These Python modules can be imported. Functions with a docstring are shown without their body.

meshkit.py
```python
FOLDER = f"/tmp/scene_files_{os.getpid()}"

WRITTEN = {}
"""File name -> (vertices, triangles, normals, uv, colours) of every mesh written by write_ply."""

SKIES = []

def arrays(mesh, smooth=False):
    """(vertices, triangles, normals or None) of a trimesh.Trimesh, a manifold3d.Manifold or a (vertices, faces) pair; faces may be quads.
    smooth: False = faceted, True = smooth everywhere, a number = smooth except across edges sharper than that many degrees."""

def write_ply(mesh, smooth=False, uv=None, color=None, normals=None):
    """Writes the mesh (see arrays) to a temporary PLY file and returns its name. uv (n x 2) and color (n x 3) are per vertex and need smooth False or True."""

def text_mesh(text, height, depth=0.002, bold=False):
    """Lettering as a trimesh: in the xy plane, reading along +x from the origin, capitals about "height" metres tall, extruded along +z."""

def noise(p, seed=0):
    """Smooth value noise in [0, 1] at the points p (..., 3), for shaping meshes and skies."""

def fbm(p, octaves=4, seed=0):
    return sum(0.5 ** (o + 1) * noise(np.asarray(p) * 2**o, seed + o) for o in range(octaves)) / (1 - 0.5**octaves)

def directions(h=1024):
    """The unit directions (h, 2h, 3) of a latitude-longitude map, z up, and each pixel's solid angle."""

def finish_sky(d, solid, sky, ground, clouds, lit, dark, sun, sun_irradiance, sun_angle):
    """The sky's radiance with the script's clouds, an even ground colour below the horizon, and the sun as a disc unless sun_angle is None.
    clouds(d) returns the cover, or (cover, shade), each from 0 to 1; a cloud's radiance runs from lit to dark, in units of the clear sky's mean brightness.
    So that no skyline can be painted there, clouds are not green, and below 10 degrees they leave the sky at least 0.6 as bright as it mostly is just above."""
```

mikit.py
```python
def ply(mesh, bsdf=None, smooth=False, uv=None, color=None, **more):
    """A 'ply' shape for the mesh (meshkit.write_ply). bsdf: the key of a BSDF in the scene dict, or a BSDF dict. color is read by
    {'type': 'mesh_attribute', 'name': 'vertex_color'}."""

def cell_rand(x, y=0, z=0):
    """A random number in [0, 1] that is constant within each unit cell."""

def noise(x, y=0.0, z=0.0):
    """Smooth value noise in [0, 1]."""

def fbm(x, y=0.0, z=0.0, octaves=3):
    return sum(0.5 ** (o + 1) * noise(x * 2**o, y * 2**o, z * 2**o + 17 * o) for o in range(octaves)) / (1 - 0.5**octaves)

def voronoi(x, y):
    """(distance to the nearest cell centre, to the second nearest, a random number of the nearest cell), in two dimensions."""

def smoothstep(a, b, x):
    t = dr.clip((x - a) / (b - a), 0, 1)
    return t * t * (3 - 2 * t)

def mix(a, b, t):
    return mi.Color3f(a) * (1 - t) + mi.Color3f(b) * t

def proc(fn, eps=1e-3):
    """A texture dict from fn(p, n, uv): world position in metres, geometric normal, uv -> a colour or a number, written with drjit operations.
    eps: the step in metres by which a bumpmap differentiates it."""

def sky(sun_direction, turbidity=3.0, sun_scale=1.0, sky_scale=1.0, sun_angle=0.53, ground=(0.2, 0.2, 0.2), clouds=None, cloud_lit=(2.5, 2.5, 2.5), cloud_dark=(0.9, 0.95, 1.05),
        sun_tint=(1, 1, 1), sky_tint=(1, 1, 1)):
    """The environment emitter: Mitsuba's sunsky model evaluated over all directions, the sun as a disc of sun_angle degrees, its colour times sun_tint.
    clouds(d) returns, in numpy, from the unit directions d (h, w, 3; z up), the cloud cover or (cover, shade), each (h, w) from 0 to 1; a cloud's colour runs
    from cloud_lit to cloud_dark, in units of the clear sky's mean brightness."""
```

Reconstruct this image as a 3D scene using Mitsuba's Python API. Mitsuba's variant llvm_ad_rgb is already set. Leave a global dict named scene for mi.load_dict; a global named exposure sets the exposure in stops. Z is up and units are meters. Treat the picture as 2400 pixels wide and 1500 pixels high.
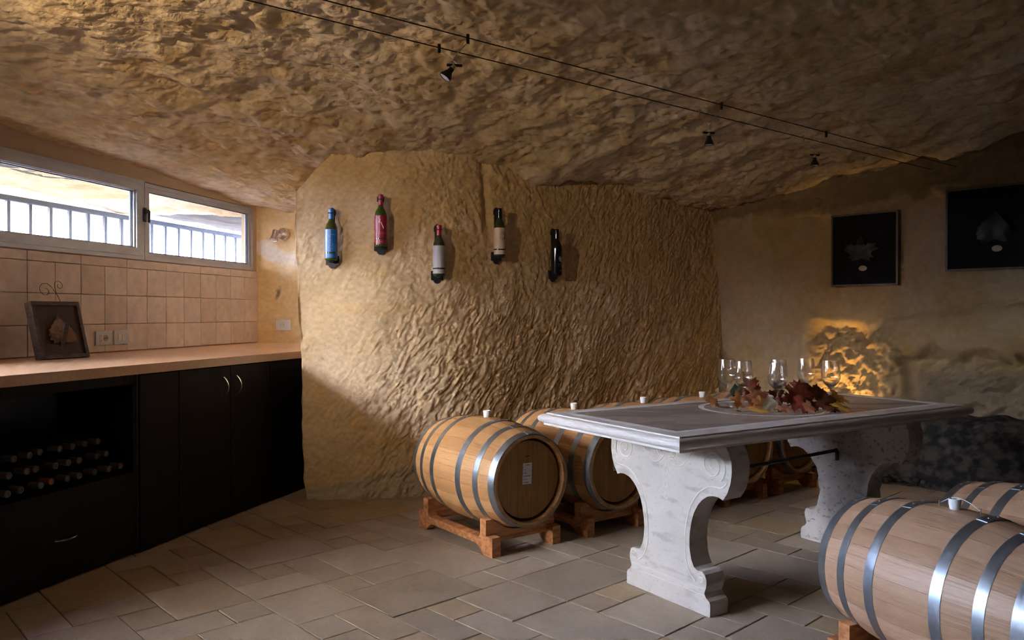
import math, random
import numpy as np, trimesh
import mitsuba as mi, drjit as dr
import mikit, meshkit
from shapely.geometry import Polygon, Point
from shapely.ops import unary_union
from scipy.interpolate import PchipInterpolator, RBFInterpolator

T = mi.ScalarTransform4f
rng = np.random.default_rng(7)
random.seed(7)
scene, labels = {}, {}

# ---------------------------------------------------------------- camera, sky, exposure
FOC, PITCH, EYE = 1850.4, math.radians(0.4734), 1.22
scene['camera'] = {'type': 'perspective', 'fov_axis': 'x', 'fov': math.degrees(2 * math.atan(1200 / FOC)), 'near_clip': 0.02, 'far_clip': 500.0,
                   'to_world': T().look_at(origin=[0, 0, EYE], target=[0, math.cos(PITCH), EYE - math.sin(PITCH)], up=[0, 0, 1])}


def cloud(d):
    c = meshkit.fbm(np.stack([d[..., 0] * 2.2, d[..., 1] * 2.2, d[..., 2] * 5 + 3], -1), 4, 5)
    return np.clip((c - 0.30) * 4, 0, 1) * 0.85


scene['sky'] = mikit.sky([-0.647, -0.567, 0.5], turbidity=4.0, sun_scale=0.06, sky_scale=1.0, ground=(0.03, 0.035, 0.025), clouds=cloud,
                         cloud_lit=(1.75, 2.05, 3.25), cloud_dark=(1.0, 1.2, 1.9), sky_tint=(1.05, 1.0, 1.1))
exposure = 7.85

# ---------------------------------------------------------------- helpers
def rgb(c): return {'type': 'rgb', 'value': list(c)}
def key_for(name):
    if name not in scene and not any(k.startswith(name + '__') for k in scene): return name
    i = 1
    while f'{name}_{i:03d}' in scene or f'{name}_{i:03d}' in taken or any(k.startswith(f'{name}_{i:03d}__') for k in scene): i += 1
    return f'{name}_{i:03d}'
counts, taken = {}, set()
def num(name):
    i = counts.get(name, 0); counts[name] = i + 1
    return name if i == 0 else f'{name}_{i:03d}'
def thing(name, label, cat, group=None):
    k = num(name); labels[k] = {'label': label, 'category': cat}
    if group: labels[k]['group'] = group
    return k
def part(parent, name): return num(parent + '__' + name)
def put(key, shape, M=None):
    scene[key] = shape if M is None else {**shape, 'to_world': T(np.asarray(M, float).tolist())}
    return key
def add(parent, name, mesh, bsdf, M=None, smooth=30, label=None, uv=None, **more):
    k = part(parent, name)
    put(k, mikit.ply(mesh, bsdf, smooth=smooth, uv=uv, **more), M)
    if label: labels[k] = {'label': label}
    return k
def one(name, label, cat, mesh, bsdf, M=None, group=None, smooth=30, uv=None, **more):
    k = thing(name, label, cat, group); put(k, mikit.ply(mesh, bsdf, smooth=smooth, uv=uv, **more), M); return k
def struct(name, mesh, bsdf, M=None, smooth=30, label=None, uv=None):
    put(name, mikit.ply(mesh, bsdf, smooth=smooth, uv=uv), M)
    labels[name] = {'kind': 'structure', 'label': label or name.replace('_', ' '), 'category': name.split('_')[0]}
    return name
def frame(x, y, z=0, deg=0):
    c, s = math.cos(math.radians(deg)), math.sin(math.radians(deg))
    return np.array([[c, -s, 0, x], [s, c, 0, y], [0, 0, 1, z], [0, 0, 0, 1.0]])
def rotx(deg):
    c, s = math.cos(math.radians(deg)), math.sin(math.radians(deg))
    return np.array([[1, 0, 0, 0], [0, c, -s, 0], [0, s, c, 0], [0, 0, 0, 1.0]])
def roty(deg):
    c, s = math.cos(math.radians(deg)), math.sin(math.radians(deg))
    return np.array([[c, 0, s, 0], [0, 1, 0, 0], [-s, 0, c, 0], [0, 0, 0, 1.0]])
def shift(x, y, z):
    m = np.eye(4); m[:3, 3] = (x, y, z); return m
def cat(*ms): return trimesh.util.concatenate(list(ms))
def box(x0, x1, y0, y1, z0, z1, b=0.002):
    b = min(b, (x1 - x0) / 2.2, (y1 - y0) / 2.2, (z1 - z0) / 2.2)
    pts = []
    for x, sx in ((x0, 1), (x1, -1)):
        for y, sy in ((y0, 1), (y1, -1)):
            for z, sz in ((z0, 1), (z1, -1)):
                pts += [(x + sx * b, y + sy * b, z), (x + sx * b, y, z + sz * b), (x, y + sy * b, z + sz * b)]
    return trimesh.convex.convex_hull(np.array(pts))
def lathe(prof, n=32, closed=False):
    prof = np.asarray(prof, float); a = np.arange(n) * 2 * np.pi / n
    m = len(prof)
    v = np.stack([prof[:, 0][:, None] * np.cos(a), prof[:, 0][:, None] * np.sin(a), np.repeat(prof[:, 1][:, None], n, 1)], -1).reshape(-1, 3)
    f = []
    for i in range(m if closed else m - 1):
        i2 = (i + 1) % m
        for j in range(n):
            j2 = (j + 1) % n
            f += [(i * n + j, i * n + j2, i2 * n + j2), (i * n + j, i2 * n + j2, i2 * n + j)]
    me = trimesh.Trimesh(v, f, process=False)
    me.merge_vertices(); me.update_faces(me.nondegenerate_faces()); me.fix_normals() if me.is_watertight else None
    return me
def tube(pts, r, sides=8, cap=True):
    p = np.asarray(pts, float); r = np.broadcast_to(r, (len(p),)).astype(float)
    t = np.gradient(p, axis=0); t /= np.linalg.norm(t, axis=1, keepdims=True)
    a = np.cross(t[0], [0, 0, 1.0] if abs(t[0][2]) < 0.9 else [1.0, 0, 0]); a /= np.linalg.norm(a)
    ang = np.arange(sides) * 2 * np.pi / sides; rings = []
    for i in range(len(p)):
        a = a - t[i] * (a @ t[i]); a /= np.linalg.norm(a); b = np.cross(t[i], a)
        rings.append(p[i] + r[i] * (np.cos(ang)[:, None] * a + np.sin(ang)[:, None] * b))
    v = np.concatenate(rings); f = []
    for i in range(len(p) - 1):
        for j in range(sides):
            j2 = (j + 1) % sides
            f += [(i * sides + j, i * sides + j2, (i + 1) * sides + j2), (i * sides + j, (i + 1) * sides + j2, (i + 1) * sides + j)]
    if cap:
        v = np.vstack([v, p[0], p[-1]]); n = len(v)
        for j in range(sides):
            j2 = (j + 1) % sides
            f += [(n - 2, j2, j), (n - 1, (len(p) - 1) * sides + j, (len(p) - 1) * sides + j2)]
    return trimesh.Trimesh(v, f, process=False)
def prism(poly, h):
    if not isinstance(poly, Polygon): poly = Polygon(poly)
    return trimesh.creation.extrude_polygon(poly, h, engine='earcut')
XZ = np.array([[1, 0, 0, 0], [0, 0, -1, 0], [0, 1, 0, 0], [0, 0, 0, 1.0]])     # a prism drawn in x,z: extruded towards -y
def prism_xz(poly, y0, y1):
    m = prism(poly, y1 - y0); m.apply_transform(XZ); m.apply_translation([0, y1, 0]); return m
def grid_mesh(P):
    h, w = P.shape[:2]; i = np.arange(h * w).reshape(h, w)
    a, b, c, d = i[:-1, :-1].ravel(), i[:-1, 1:].ravel(), i[1:, 1:].ravel(), i[1:, :-1].ravel()
    return trimesh.Trimesh(P.reshape(-1, 3), np.vstack([np.stack([a, b, c], 1), np.stack([a, c, d], 1)]), process=False)
def sm(a, b, x):
    t = np.clip((x - a) / (b - a), 0, 1); return t * t * (3 - 2 * t)
def n3(x, y, z=0.0, seed=0):
    x, y, z = np.broadcast_arrays(np.asarray(x, float), y, z); return meshkit.noise(np.stack([x, y, z], -1), seed)
def f3(x, y, z=0.0, octv=4, seed=0):
    x, y, z = np.broadcast_arrays(np.asarray(x, float), y, z); return meshkit.fbm(np.stack([x, y, z], -1), octv, seed)
def ridged(x, y, octv=4, seed=0):
    s, a = 0, 0.5
    for o in range(octv):
        s = s + a * (1 - np.abs(2 * n3(x * 2 ** o, y * 2 ** o, 0.37 * o, seed + o) - 1)) ** 2; a *= 0.5
    return s
def flake(u, v, K=6, seed=0, octv=4, pw=2.6):
    n = f3(u + 0.5 * f3(u * 1.3, v * 1.3, 0, 2, seed + 11), v + 0.5 * f3(u * 1.3, v * 1.3, 5, 2, seed + 12), 0, octv, seed) * K
    fl = np.floor(n); return (fl + (n - fl) ** pw) / K

# ---------------------------------------------------------------- materials
N, F, S, MX = mikit.noise, mikit.fbm, mikit.smoothstep, mikit.mix
def pr(color, rough=0.6, **kw):
    return {'type': 'twosided', 'bsdf': {'type': 'principled', 'base_color': color if isinstance(color, dict) else rgb(color), 'roughness': rough, **kw}}
def diffuse(color): return {'type': 'twosided', 'bsdf': {'type': 'diffuse', 'reflectance': color if isinstance(color, dict) else rgb(color)}}
def bump(inner, fn, scale=1.0, eps=1e-3):
    return {'type': 'bumpmap', 'arbitrary': mikit.proc(fn, eps), 'scale': scale, 'bsdf': inner}

def rock_col(p, n, uv):
    a = F(p.x * 1.1, p.y * 1.1, p.z * 1.4, 3); b = F(p.x * 5, p.y * 5, p.z * 5, 3); c = F(p.x * 28, p.y * 28, p.z * 28, 3)
    col = MX((0.58, 0.43, 0.25), (0.66, 0.53, 0.38), S(0.35, 0.65, a))
    col = MX(col, (0.50, 0.345, 0.165), S(0.52, 0.72, b) * 0.75)
    return col * (0.66 + 0.6 * c)
def rock_bump(p, n, uv): return 0.015 * F(p.x * 45, p.y * 45, p.z * 45, 5) + 0.008 * F(p.x * 14, p.y * 14, p.z * 14, 3)
scene['rock'] = bump(diffuse(mikit.proc(rock_col)), rock_bump)

def block_col(p, n, uv):
    a = F(p.x * 1.6 + 3, p.y * 1.6, p.z * 1.6, 3); b = F(p.x * 8, p.y * 8, p.z * 8, 3); c = F(p.x * 50, p.y * 50, p.z * 50, 2)
    col = MX((0.61, 0.445, 0.255), (0.63, 0.48, 0.31), S(0.35, 0.65, a))
    col = MX(col, (0.62, 0.415, 0.195), S(0.5, 0.75, b) * 0.5)
    edge = S(0.02, -0.03, p.z - 0.17 + 0.2 * dr.abs(p.x + 0.55) - 0.12 * F(p.x * 9, p.y * 9, p.z * 9, 3))
    col = MX(col, (0.58, 0.51, 0.42), edge)
    return col * (0.82 + 0.33 * c)
def block_bump(p, n, uv): return 0.006 * F(p.x * 70, p.y * 70, p.z * 45, 4) + 0.004 * F(p.x * 25, p.y * 25, p.z * 20, 3)
scene['block_rock'] = bump(diffuse(mikit.proc(block_col)), block_bump)

def back_col(p, n, uv):
    t = uv.x; z = uv.y
    a = F(t * 2.2, z * 2.2, 1.0, 4); c = F(t * 30, z * 30, 4.0, 3)
    col = MX((0.38, 0.275, 0.155), (0.40, 0.305, 0.19), S(0.35, 0.65, a))
    col = MX(col, (0.33, 0.23, 0.10), S(0.55, 0.7, F(t * 3 + 9, z * 1.5, 2.0, 3)) * 0.6)
    rough = S(2.02, 2.10, z - 0.03 * t + 0.16 * (F(t * 7, z * 7, 0.0, 3) - 0.35))
    col = MX(col, (0.20, 0.135, 0.075), rough * 0.75)
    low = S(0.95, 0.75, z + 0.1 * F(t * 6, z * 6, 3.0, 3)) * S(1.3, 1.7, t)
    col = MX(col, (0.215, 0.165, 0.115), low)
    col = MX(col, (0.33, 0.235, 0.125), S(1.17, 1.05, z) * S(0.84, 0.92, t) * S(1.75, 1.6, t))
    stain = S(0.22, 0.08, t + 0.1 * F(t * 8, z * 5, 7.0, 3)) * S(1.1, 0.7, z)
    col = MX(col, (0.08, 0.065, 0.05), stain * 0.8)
    return col * (0.84 + 0.26 * c)
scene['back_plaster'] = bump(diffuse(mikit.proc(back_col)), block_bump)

def alcove_col(p, n, uv):
    a = F(p.x * 5, p.z * 5, 2.0, 3); c = F(p.x * 40, p.z * 40, 0.0, 3)
    col = MX((0.78, 0.58, 0.31), (0.82, 0.66, 0.42), S(0.3, 0.7, a))
    col = MX(col, (0.85, 0.81, 0.74), S(0.06, 0.0, dr.abs(p.z - 1.72 + 0.3 * (p.x + 2.0)) - 0.10 + 0.12 * F(p.x * 7, p.z * 7, 5.0, 3)) * 0.85)
    spot = S(0.035, 0.0, dr.sqrt(dr.square((p.x + 2.08 - 0.25 * (p.z - 1.4))) * 3 + dr.square((p.z - 1.40) * 0.7)) - 0.03 * F(p.x * 30, p.z * 30, 1.0, 3))
    col = MX(col, (0.20, 0.15, 0.10), spot * 0.8)
    return col * (0.85 + 0.25 * c)
scene['alcove_plaster'] = bump(diffuse(mikit.proc(alcove_col)), lambda p, n, uv: 0.006 * F(p.x * 16, p.y * 16, p.z * 16, 4))

def tile_col(p, n, uv):
    r = mikit.cell_rand(dr.floor(uv.x + 0.5), 3.0, 1.0); g = mikit.cell_rand(dr.floor(uv.x + 0.5), 5.0, 2.0)
    c = F(p.y * 22, p.z * 22, uv.x, 3)
    col = MX((0.58, 0.475, 0.39), (0.70, 0.61, 0.54), r)
    return MX(col, (0.64, 0.56, 0.52), g * 0.5) * (0.84 + 0.3 * c)
scene['wall_tile'] = bump(pr(mikit.proc(tile_col), 0.42, specular=0.4), lambda p, n, uv: 0.0016 * F(p.y * 14, p.z * 40, uv.x, 3))
scene['grout'] = pr((0.33, 0.25, 0.17), 0.9)
scene['rear_plaster'] = diffuse((0.06, 0.048, 0.036))
scene['wall_paint'] = diffuse(mikit.proc(lambda p, n, uv: MX((0.42, 0.31, 0.21), (0.50, 0.39, 0.27), F(p.x * 3, p.y * 3, p.z * 3, 4))))

def floor_col(p, n, uv):
    i = dr.floor(uv.x + 0.5)
    r = mikit.cell_rand(i, 1.0, 1.0); g = mikit.cell_rand(i, 2.0, 7.0)
    c = F(p.x * 6, p.y * 6, i, 3); d = F(p.x * 60, p.y * 60, 0.0, 2)
    col = MX((0.295, 0.235, 0.175), (0.375, 0.31, 0.24), r)
    col = MX(col, (0.36, 0.265, 0.155), S(0.6, 1.0, g) * 0.75)
    return col * (0.82 + 0.24 * c + 0.14 * d)
scene['floor_stone'] = bump(pr(mikit.proc(floor_col), 0.72, specular=0.2), lambda p, n, uv: 0.0012 * F(p.x * 30, p.y * 30, 0.0, 3))
scene['floor_joint'] = pr((0.13, 0.10, 0.075), 0.95)

def counter_col(p, n, uv):
    c = F(p.x * 130, p.y * 130, p.z * 130, 3); a = F(p.x * 4, p.y * 4, p.z * 4, 3)
    return MX((0.58, 0.37, 0.23), (0.64, 0.43, 0.285), S(0.3, 0.7, c)) * (0.94 + 0.12 * a)
scene['counter_stone'] = pr(mikit.proc(counter_col), 0.16, specular=0.5)
scene['cabinet_black'] = pr((0.006, 0.0065, 0.008), 0.5, specular=0.15)
scene['cabinet_inside'] = pr((0.012, 0.013, 0.017), 0.6)
scene['niche_back'] = pr((0.075, 0.08, 0.085), 0.8)
scene['joint_line'] = pr((0.06, 0.065, 0.07), 0.5)
scene['chrome'] = {'type': 'roughconductor', 'material': 'Cr', 'alpha': 0.12}
scene['steel'] = {'type': 'roughconductor', 'material': 'Cr', 'alpha': 0.25}

def oak_fn(lo, hi, dark):
    def fn(p, n, uv):
        i = dr.floor(uv.y)
        r = mikit.cell_rand(i, 4.0, 2.0); y = uv.y - i
        g = F(uv.x * 5 + 13 * i, y * 190, 0.0, 3); w = F(uv.x * 2 + 7 * i, y * 30, 3.0, 3); m = N(uv.x * 40 + i, y * 500, 1.0)
        col = MX(lo, hi, S(0.15, 0.85, r * 0.75 + 0.35 * w))
        col = MX(col, dark, S(0.55, 0.8, g) * 0.45)
        return col * (0.9 + 0.14 * m)
    return fn
scene['oak'] = pr(mikit.proc(oak_fn((0.36, 0.18, 0.068), (0.48, 0.27, 0.115), (0.25, 0.12, 0.045))), 0.5, specular=0.3)
scene['oak_pale'] = pr(mikit.proc(oak_fn((0.38, 0.225, 0.13), (0.50, 0.325, 0.21), (0.28, 0.155, 0.085))), 0.45, specular=0.4)
scene['oak_head'] = pr(mikit.proc(oak_fn((0.26, 0.125, 0.038), (0.33, 0.17, 0.058), (0.18, 0.08, 0.025))), 0.5, specular=0.3)
def wood_fn(lo, hi):
    def fn(p, n, uv):
        g = F(p.x * 9 + p.y * 9, p.z * 90, (p.x - p.y) * 30, 3)
        return MX(lo, hi, S(0.3, 0.7, g))
    return fn
scene['stand_wood'] = pr(mikit.proc(wood_fn((0.34, 0.135, 0.05), (0.50, 0.225, 0.09))), 0.5, specular=0.35)
def hoop_rough(p, n, uv): return 0.26 + 0.18 * F(p.x * 40, p.y * 40, p.z * 40, 3)
scene['hoop_steel'] = {'type': 'twosided', 'bsdf': {'type': 'principled', 'base_color': mikit.proc(lambda p, n, uv: MX((0.27, 0.315, 0.36), (0.42, 0.475, 0.53), F(p.x * 25, p.y * 25, p.z * 25, 4))),
                                                     'metallic': 0.92, 'roughness': mikit.proc(hoop_rough), 'anisotropic': 0.3}}
scene['rivet_steel'] = pr((0.6, 0.62, 0.64), 0.22, metallic=1.0)
scene['silicone'] = pr((0.74, 0.77, 0.80), 0.4, specular=0.5)
scene['paper'] = diffuse((0.68, 0.66, 0.68))
scene['ink'] = diffuse((0.03, 0.03, 0.035))

def marble_col(p, n, uv):
    a = F(p.x * 3 + 2.5 * F(p.x * 2, p.y * 2, 1.0, 3), p.y * 9 + 2 * F(p.x * 3, p.y * 3, 4.0, 3), 0.0, 4)
    v = 1 - S(0.0, 0.035, dr.abs(a - 0.5))
    return MX(MX((0.25, 0.22, 0.195), (0.36, 0.325, 0.285), S(0.3, 0.7, a)), (0.44, 0.41, 0.37), v * 0.4)
scene['table_marble'] = pr(mikit.proc(marble_col), 0.27, specular=0.45)
scene['table_border'] = pr(mikit.proc(lambda p, n, uv: MX((0.55, 0.525, 0.51), (0.65, 0.63, 0.62), F(p.x * 30, p.y * 30, p.z * 30, 3))), 0.3, specular=0.4)
scene['inlay_marble'] = pr((0.74, 0.76, 0.82), 0.2, specular=0.5)
def lime_col(p, n, uv):
    a = F(p.x * 7, p.y * 7, p.z * 7, 4); s = F(p.x * 90, p.y * 90, p.z * 90, 2)
    col = MX((0.43, 0.405, 0.37), (0.50, 0.475, 0.44), a)
    return MX(col, (0.33, 0.30, 0.27), S(0.68, 0.80, s) * 0.5) * (1 - 0.2 * S(0.55, 0.75, F(p.x * 12, p.y * 12, p.z * 30, 3)))
scene['limestone'] = bump(pr(mikit.proc(lime_col), 0.75), lambda p, n, uv: 0.0018 * F(p.x * 60, p.y * 60, p.z * 60, 3))
def weather_col(p, n, uv):
    a = F(p.x * 6, p.y * 6, p.z * 4, 4); sp = F(p.x * 60, p.y * 60, p.z * 60, 3)
    u = (p.x - 1.562) * 0.5519 - (p.y - 4.304) * 0.8339
    col = MX((0.44, 0.42, 0.41), (0.56, 0.54, 0.53), a)
    st = S(0.17, 0.03, dr.abs(u - 0.30 + 0.12 * (F(p.z * 3, 0.0, 1.0, 2) - 0.5)) - 0.10 * (F(p.x * 18, p.y * 18, p.z * 8, 4) - 0.35))
    col = MX(col, (0.17, 0.15, 0.13), st * (0.35 + 0.6 * F(p.x * 26, p.y * 26, p.z * 14, 3)))
    return MX(col, (0.13, 0.115, 0.10), S(0.62, 0.72, sp) * 0.6)
scene['weathered_limestone'] = bump(pr(mikit.proc(weather_col), 0.85), lambda p, n, uv: 0.005 * F(p.x * 45, p.y * 45, p.z * 45, 4))
scene['carving'] = pr((0.58, 0.54, 0.48), 0.8)
scene['iron'] = pr((0.018, 0.018, 0.02), 0.5, metallic=0.3)
scene['iron_plate'] = pr((0.022, 0.024, 0.03), 0.45, specular=0.4)
scene['wine_glass_material'] = {'type': 'dielectric', 'int_ior': 1.5, 'ext_ior': 1.0}
scene['pane_glass'] = {'type': 'thindielectric', 'int_ior': 1.5}
scene['aluminium'] = pr(mikit.proc(lambda p, n, uv: MX((0.35, 0.37, 0.42), (0.45, 0.47, 0.52), F(p.x * 8, p.y * 8, p.z * 30, 3))), 0.42, metallic=0.55, specular=0.5)
scene['gasket'] = pr((0.03, 0.035, 0.06), 0.5)
scene['black_plastic'] = pr((0.012, 0.013, 0.016), 0.4)
scene['white_plastic'] = pr((0.66, 0.65, 0.62), 0.35, specular=0.5)
scene['silver_plastic'] = pr((0.50, 0.54, 0.60), 0.3, specular=0.5, metallic=0.2)
scene['grey_plastic'] = pr((0.40, 0.37, 0.31), 0.4)
scene['dark_wood'] = pr(mikit.proc(wood_fn((0.045, 0.024, 0.016), (0.085, 0.045, 0.03))), 0.4, specular=0.45)
scene['picture_back'] = pr((0.050, 0.024, 0.020), 0.6)
scene['leaf_brown'] = pr(mikit.proc(lambda p, n, uv: MX((0.10, 0.04, 0.025), (0.24, 0.15, 0.10), S(0.35, 0.7, F(p.x * 30, p.y * 30, p.z * 30, 3)))), 0.6)
scene['leaf_copper'] = pr((0.17, 0.060, 0.028), 0.5)
scene['picture_frame_wood'] = pr((0.075, 0.045, 0.022), 0.45)
scene['board_black'] = pr((0.0075, 0.0072, 0.0078), 0.75, specular=0.12)
scene['leaf_metal'] = pr((0.02, 0.019, 0.019), 0.4, specular=0.3)
scene['plaque'] = pr((0.42, 0.33, 0.17), 0.4)
scene['bottle_glass'] = pr((0.010, 0.022, 0.006), 0.06, specular=0.6, clearcoat=0.5)
scene['bottle_green'] = pr((0.030, 0.052, 0.008), 0.06, specular=0.6, clearcoat=0.5)
scene['bottle_black'] = pr((0.006, 0.006, 0.008), 0.07, specular=0.6)
scene['label_blue'] = pr((0.012, 0.13, 0.47), 0.3, specular=0.5)
scene['label_red'] = pr((0.27, 0.018, 0.055), 0.32, specular=0.5)
scene['label_grey'] = pr((0.33, 0.32, 0.35), 0.55, specular=0.3)
scene['label_kraft'] = pr((0.50, 0.37, 0.25), 0.6)
scene['capsule_red'] = pr((0.36, 0.015, 0.03), 0.3, specular=0.5)
scene['print_white'] = pr((0.62, 0.62, 0.66), 0.5)
scene['print_blue'] = pr((0.16, 0.33, 0.66), 0.5)
scene['print_dark'] = pr((0.045, 0.015, 0.015), 0.5)
scene['print_grey'] = pr((0.22, 0.22, 0.22), 0.5)
scene['print_gold'] = pr((0.45, 0.30, 0.10), 0.4)
scene['cork_dusty'] = pr((0.10, 0.085, 0.07), 0.7)
scene['capsule_orange'] = pr((0.30, 0.10, 0.03), 0.5)
scene['dusty_bottle'] = pr((0.018, 0.018, 0.020), 0.35)
scene['cable_dark'] = pr((0.022, 0.018, 0.014), 0.5)
scene['rod_steel'] = pr((0.55, 0.48, 0.38), 0.35, metallic=0.7)
scene['lamp_black'] = pr((0.010, 0.011, 0.014), 0.3, specular=0.5)
scene['lamp_lens'] = pr((0.45, 0.45, 0.47), 0.2, specular=0.6)
scene['porcelain'] = pr((0.55, 0.48, 0.40), 0.4)
def maple(lo, hi, seed):
    return {'type': 'twosided', 'bsdf': {'type': 'principled', 'base_color': mikit.proc(lambda p, n, uv: MX(lo, hi, S(0.25, 0.75, F(p.x * 40 + seed, p.y * 40, p.z * 40, 3)))), 'roughness': 0.6}}
scene['maple_orange'] = maple((0.50, 0.20, 0.05), (0.62, 0.30, 0.10), 1)
scene['maple_salmon'] = maple((0.50, 0.19, 0.10), (0.62, 0.29, 0.17), 2)
scene['maple_red'] = maple((0.24, 0.045, 0.03), (0.38, 0.085, 0.06), 3)
scene['maple_brown'] = maple((0.10, 0.03, 0.018), (0.19, 0.055, 0.03), 4)
scene['maple_yellow'] = maple((0.46, 0.21, 0.03), (0.56, 0.30, 0.06), 5)
scene['maple_cream'] = maple((0.52, 0.42, 0.28), (0.60, 0.52, 0.38), 6)
scene['ivy_green'] = maple((0.03, 0.06, 0.04), (0.06, 0.10, 0.07), 7)
scene['twig'] = pr((0.12, 0.075, 0.035), 0.7)
scene['pebble'] = pr(mikit.proc(lambda p, n, uv: MX((0.02, 0.019, 0.018), (0.075, 0.07, 0.065), F(p.x * 14, p.y * 14, p.z * 14, 2))), 0.7)
scene['dark_rock'] = bump(diffuse(mikit.proc(lambda p, n, uv: MX((0.028, 0.027, 0.029), (0.085, 0.075, 0.068), S(0.35, 0.7, F(p.x * 18, p.y * 18, p.z * 18, 4))))), rock_bump)
scene['terrace_stone'] = diffuse((0.50, 0.49, 0.48))
scene['overhang_rock'] = diffuse(mikit.proc(lambda p, n, uv: MX((0.08, 0.072, 0.062), (0.16, 0.145, 0.125), F(p.x * 9, p.y * 9, p.z * 9, 5))))
scene['rail_iron'] = pr((0.05, 0.06, 0.075), 0.5)
scene['far_wall'] = diffuse((0.60, 0.48, 0.36))
scene['shrub_green'] = diffuse((0.018, 0.020, 0.013))

# ---------------------------------------------------------------- plan of the room
WL = frame(-2.881, 4.441, 0, 76.8)          # tiled window wall: x along it, y outwards
CB = frame(-2.13, 3.275, 0, 73.3)           # cabinet fronts: x along, y towards the wall
BW_O, BW_D, BW_N = np.array([1.82, 7.07]), np.array([math.cos(math.radians(-47)), math.sin(math.radians(-47))]), np.array([-0.7314, -0.6820])

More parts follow.
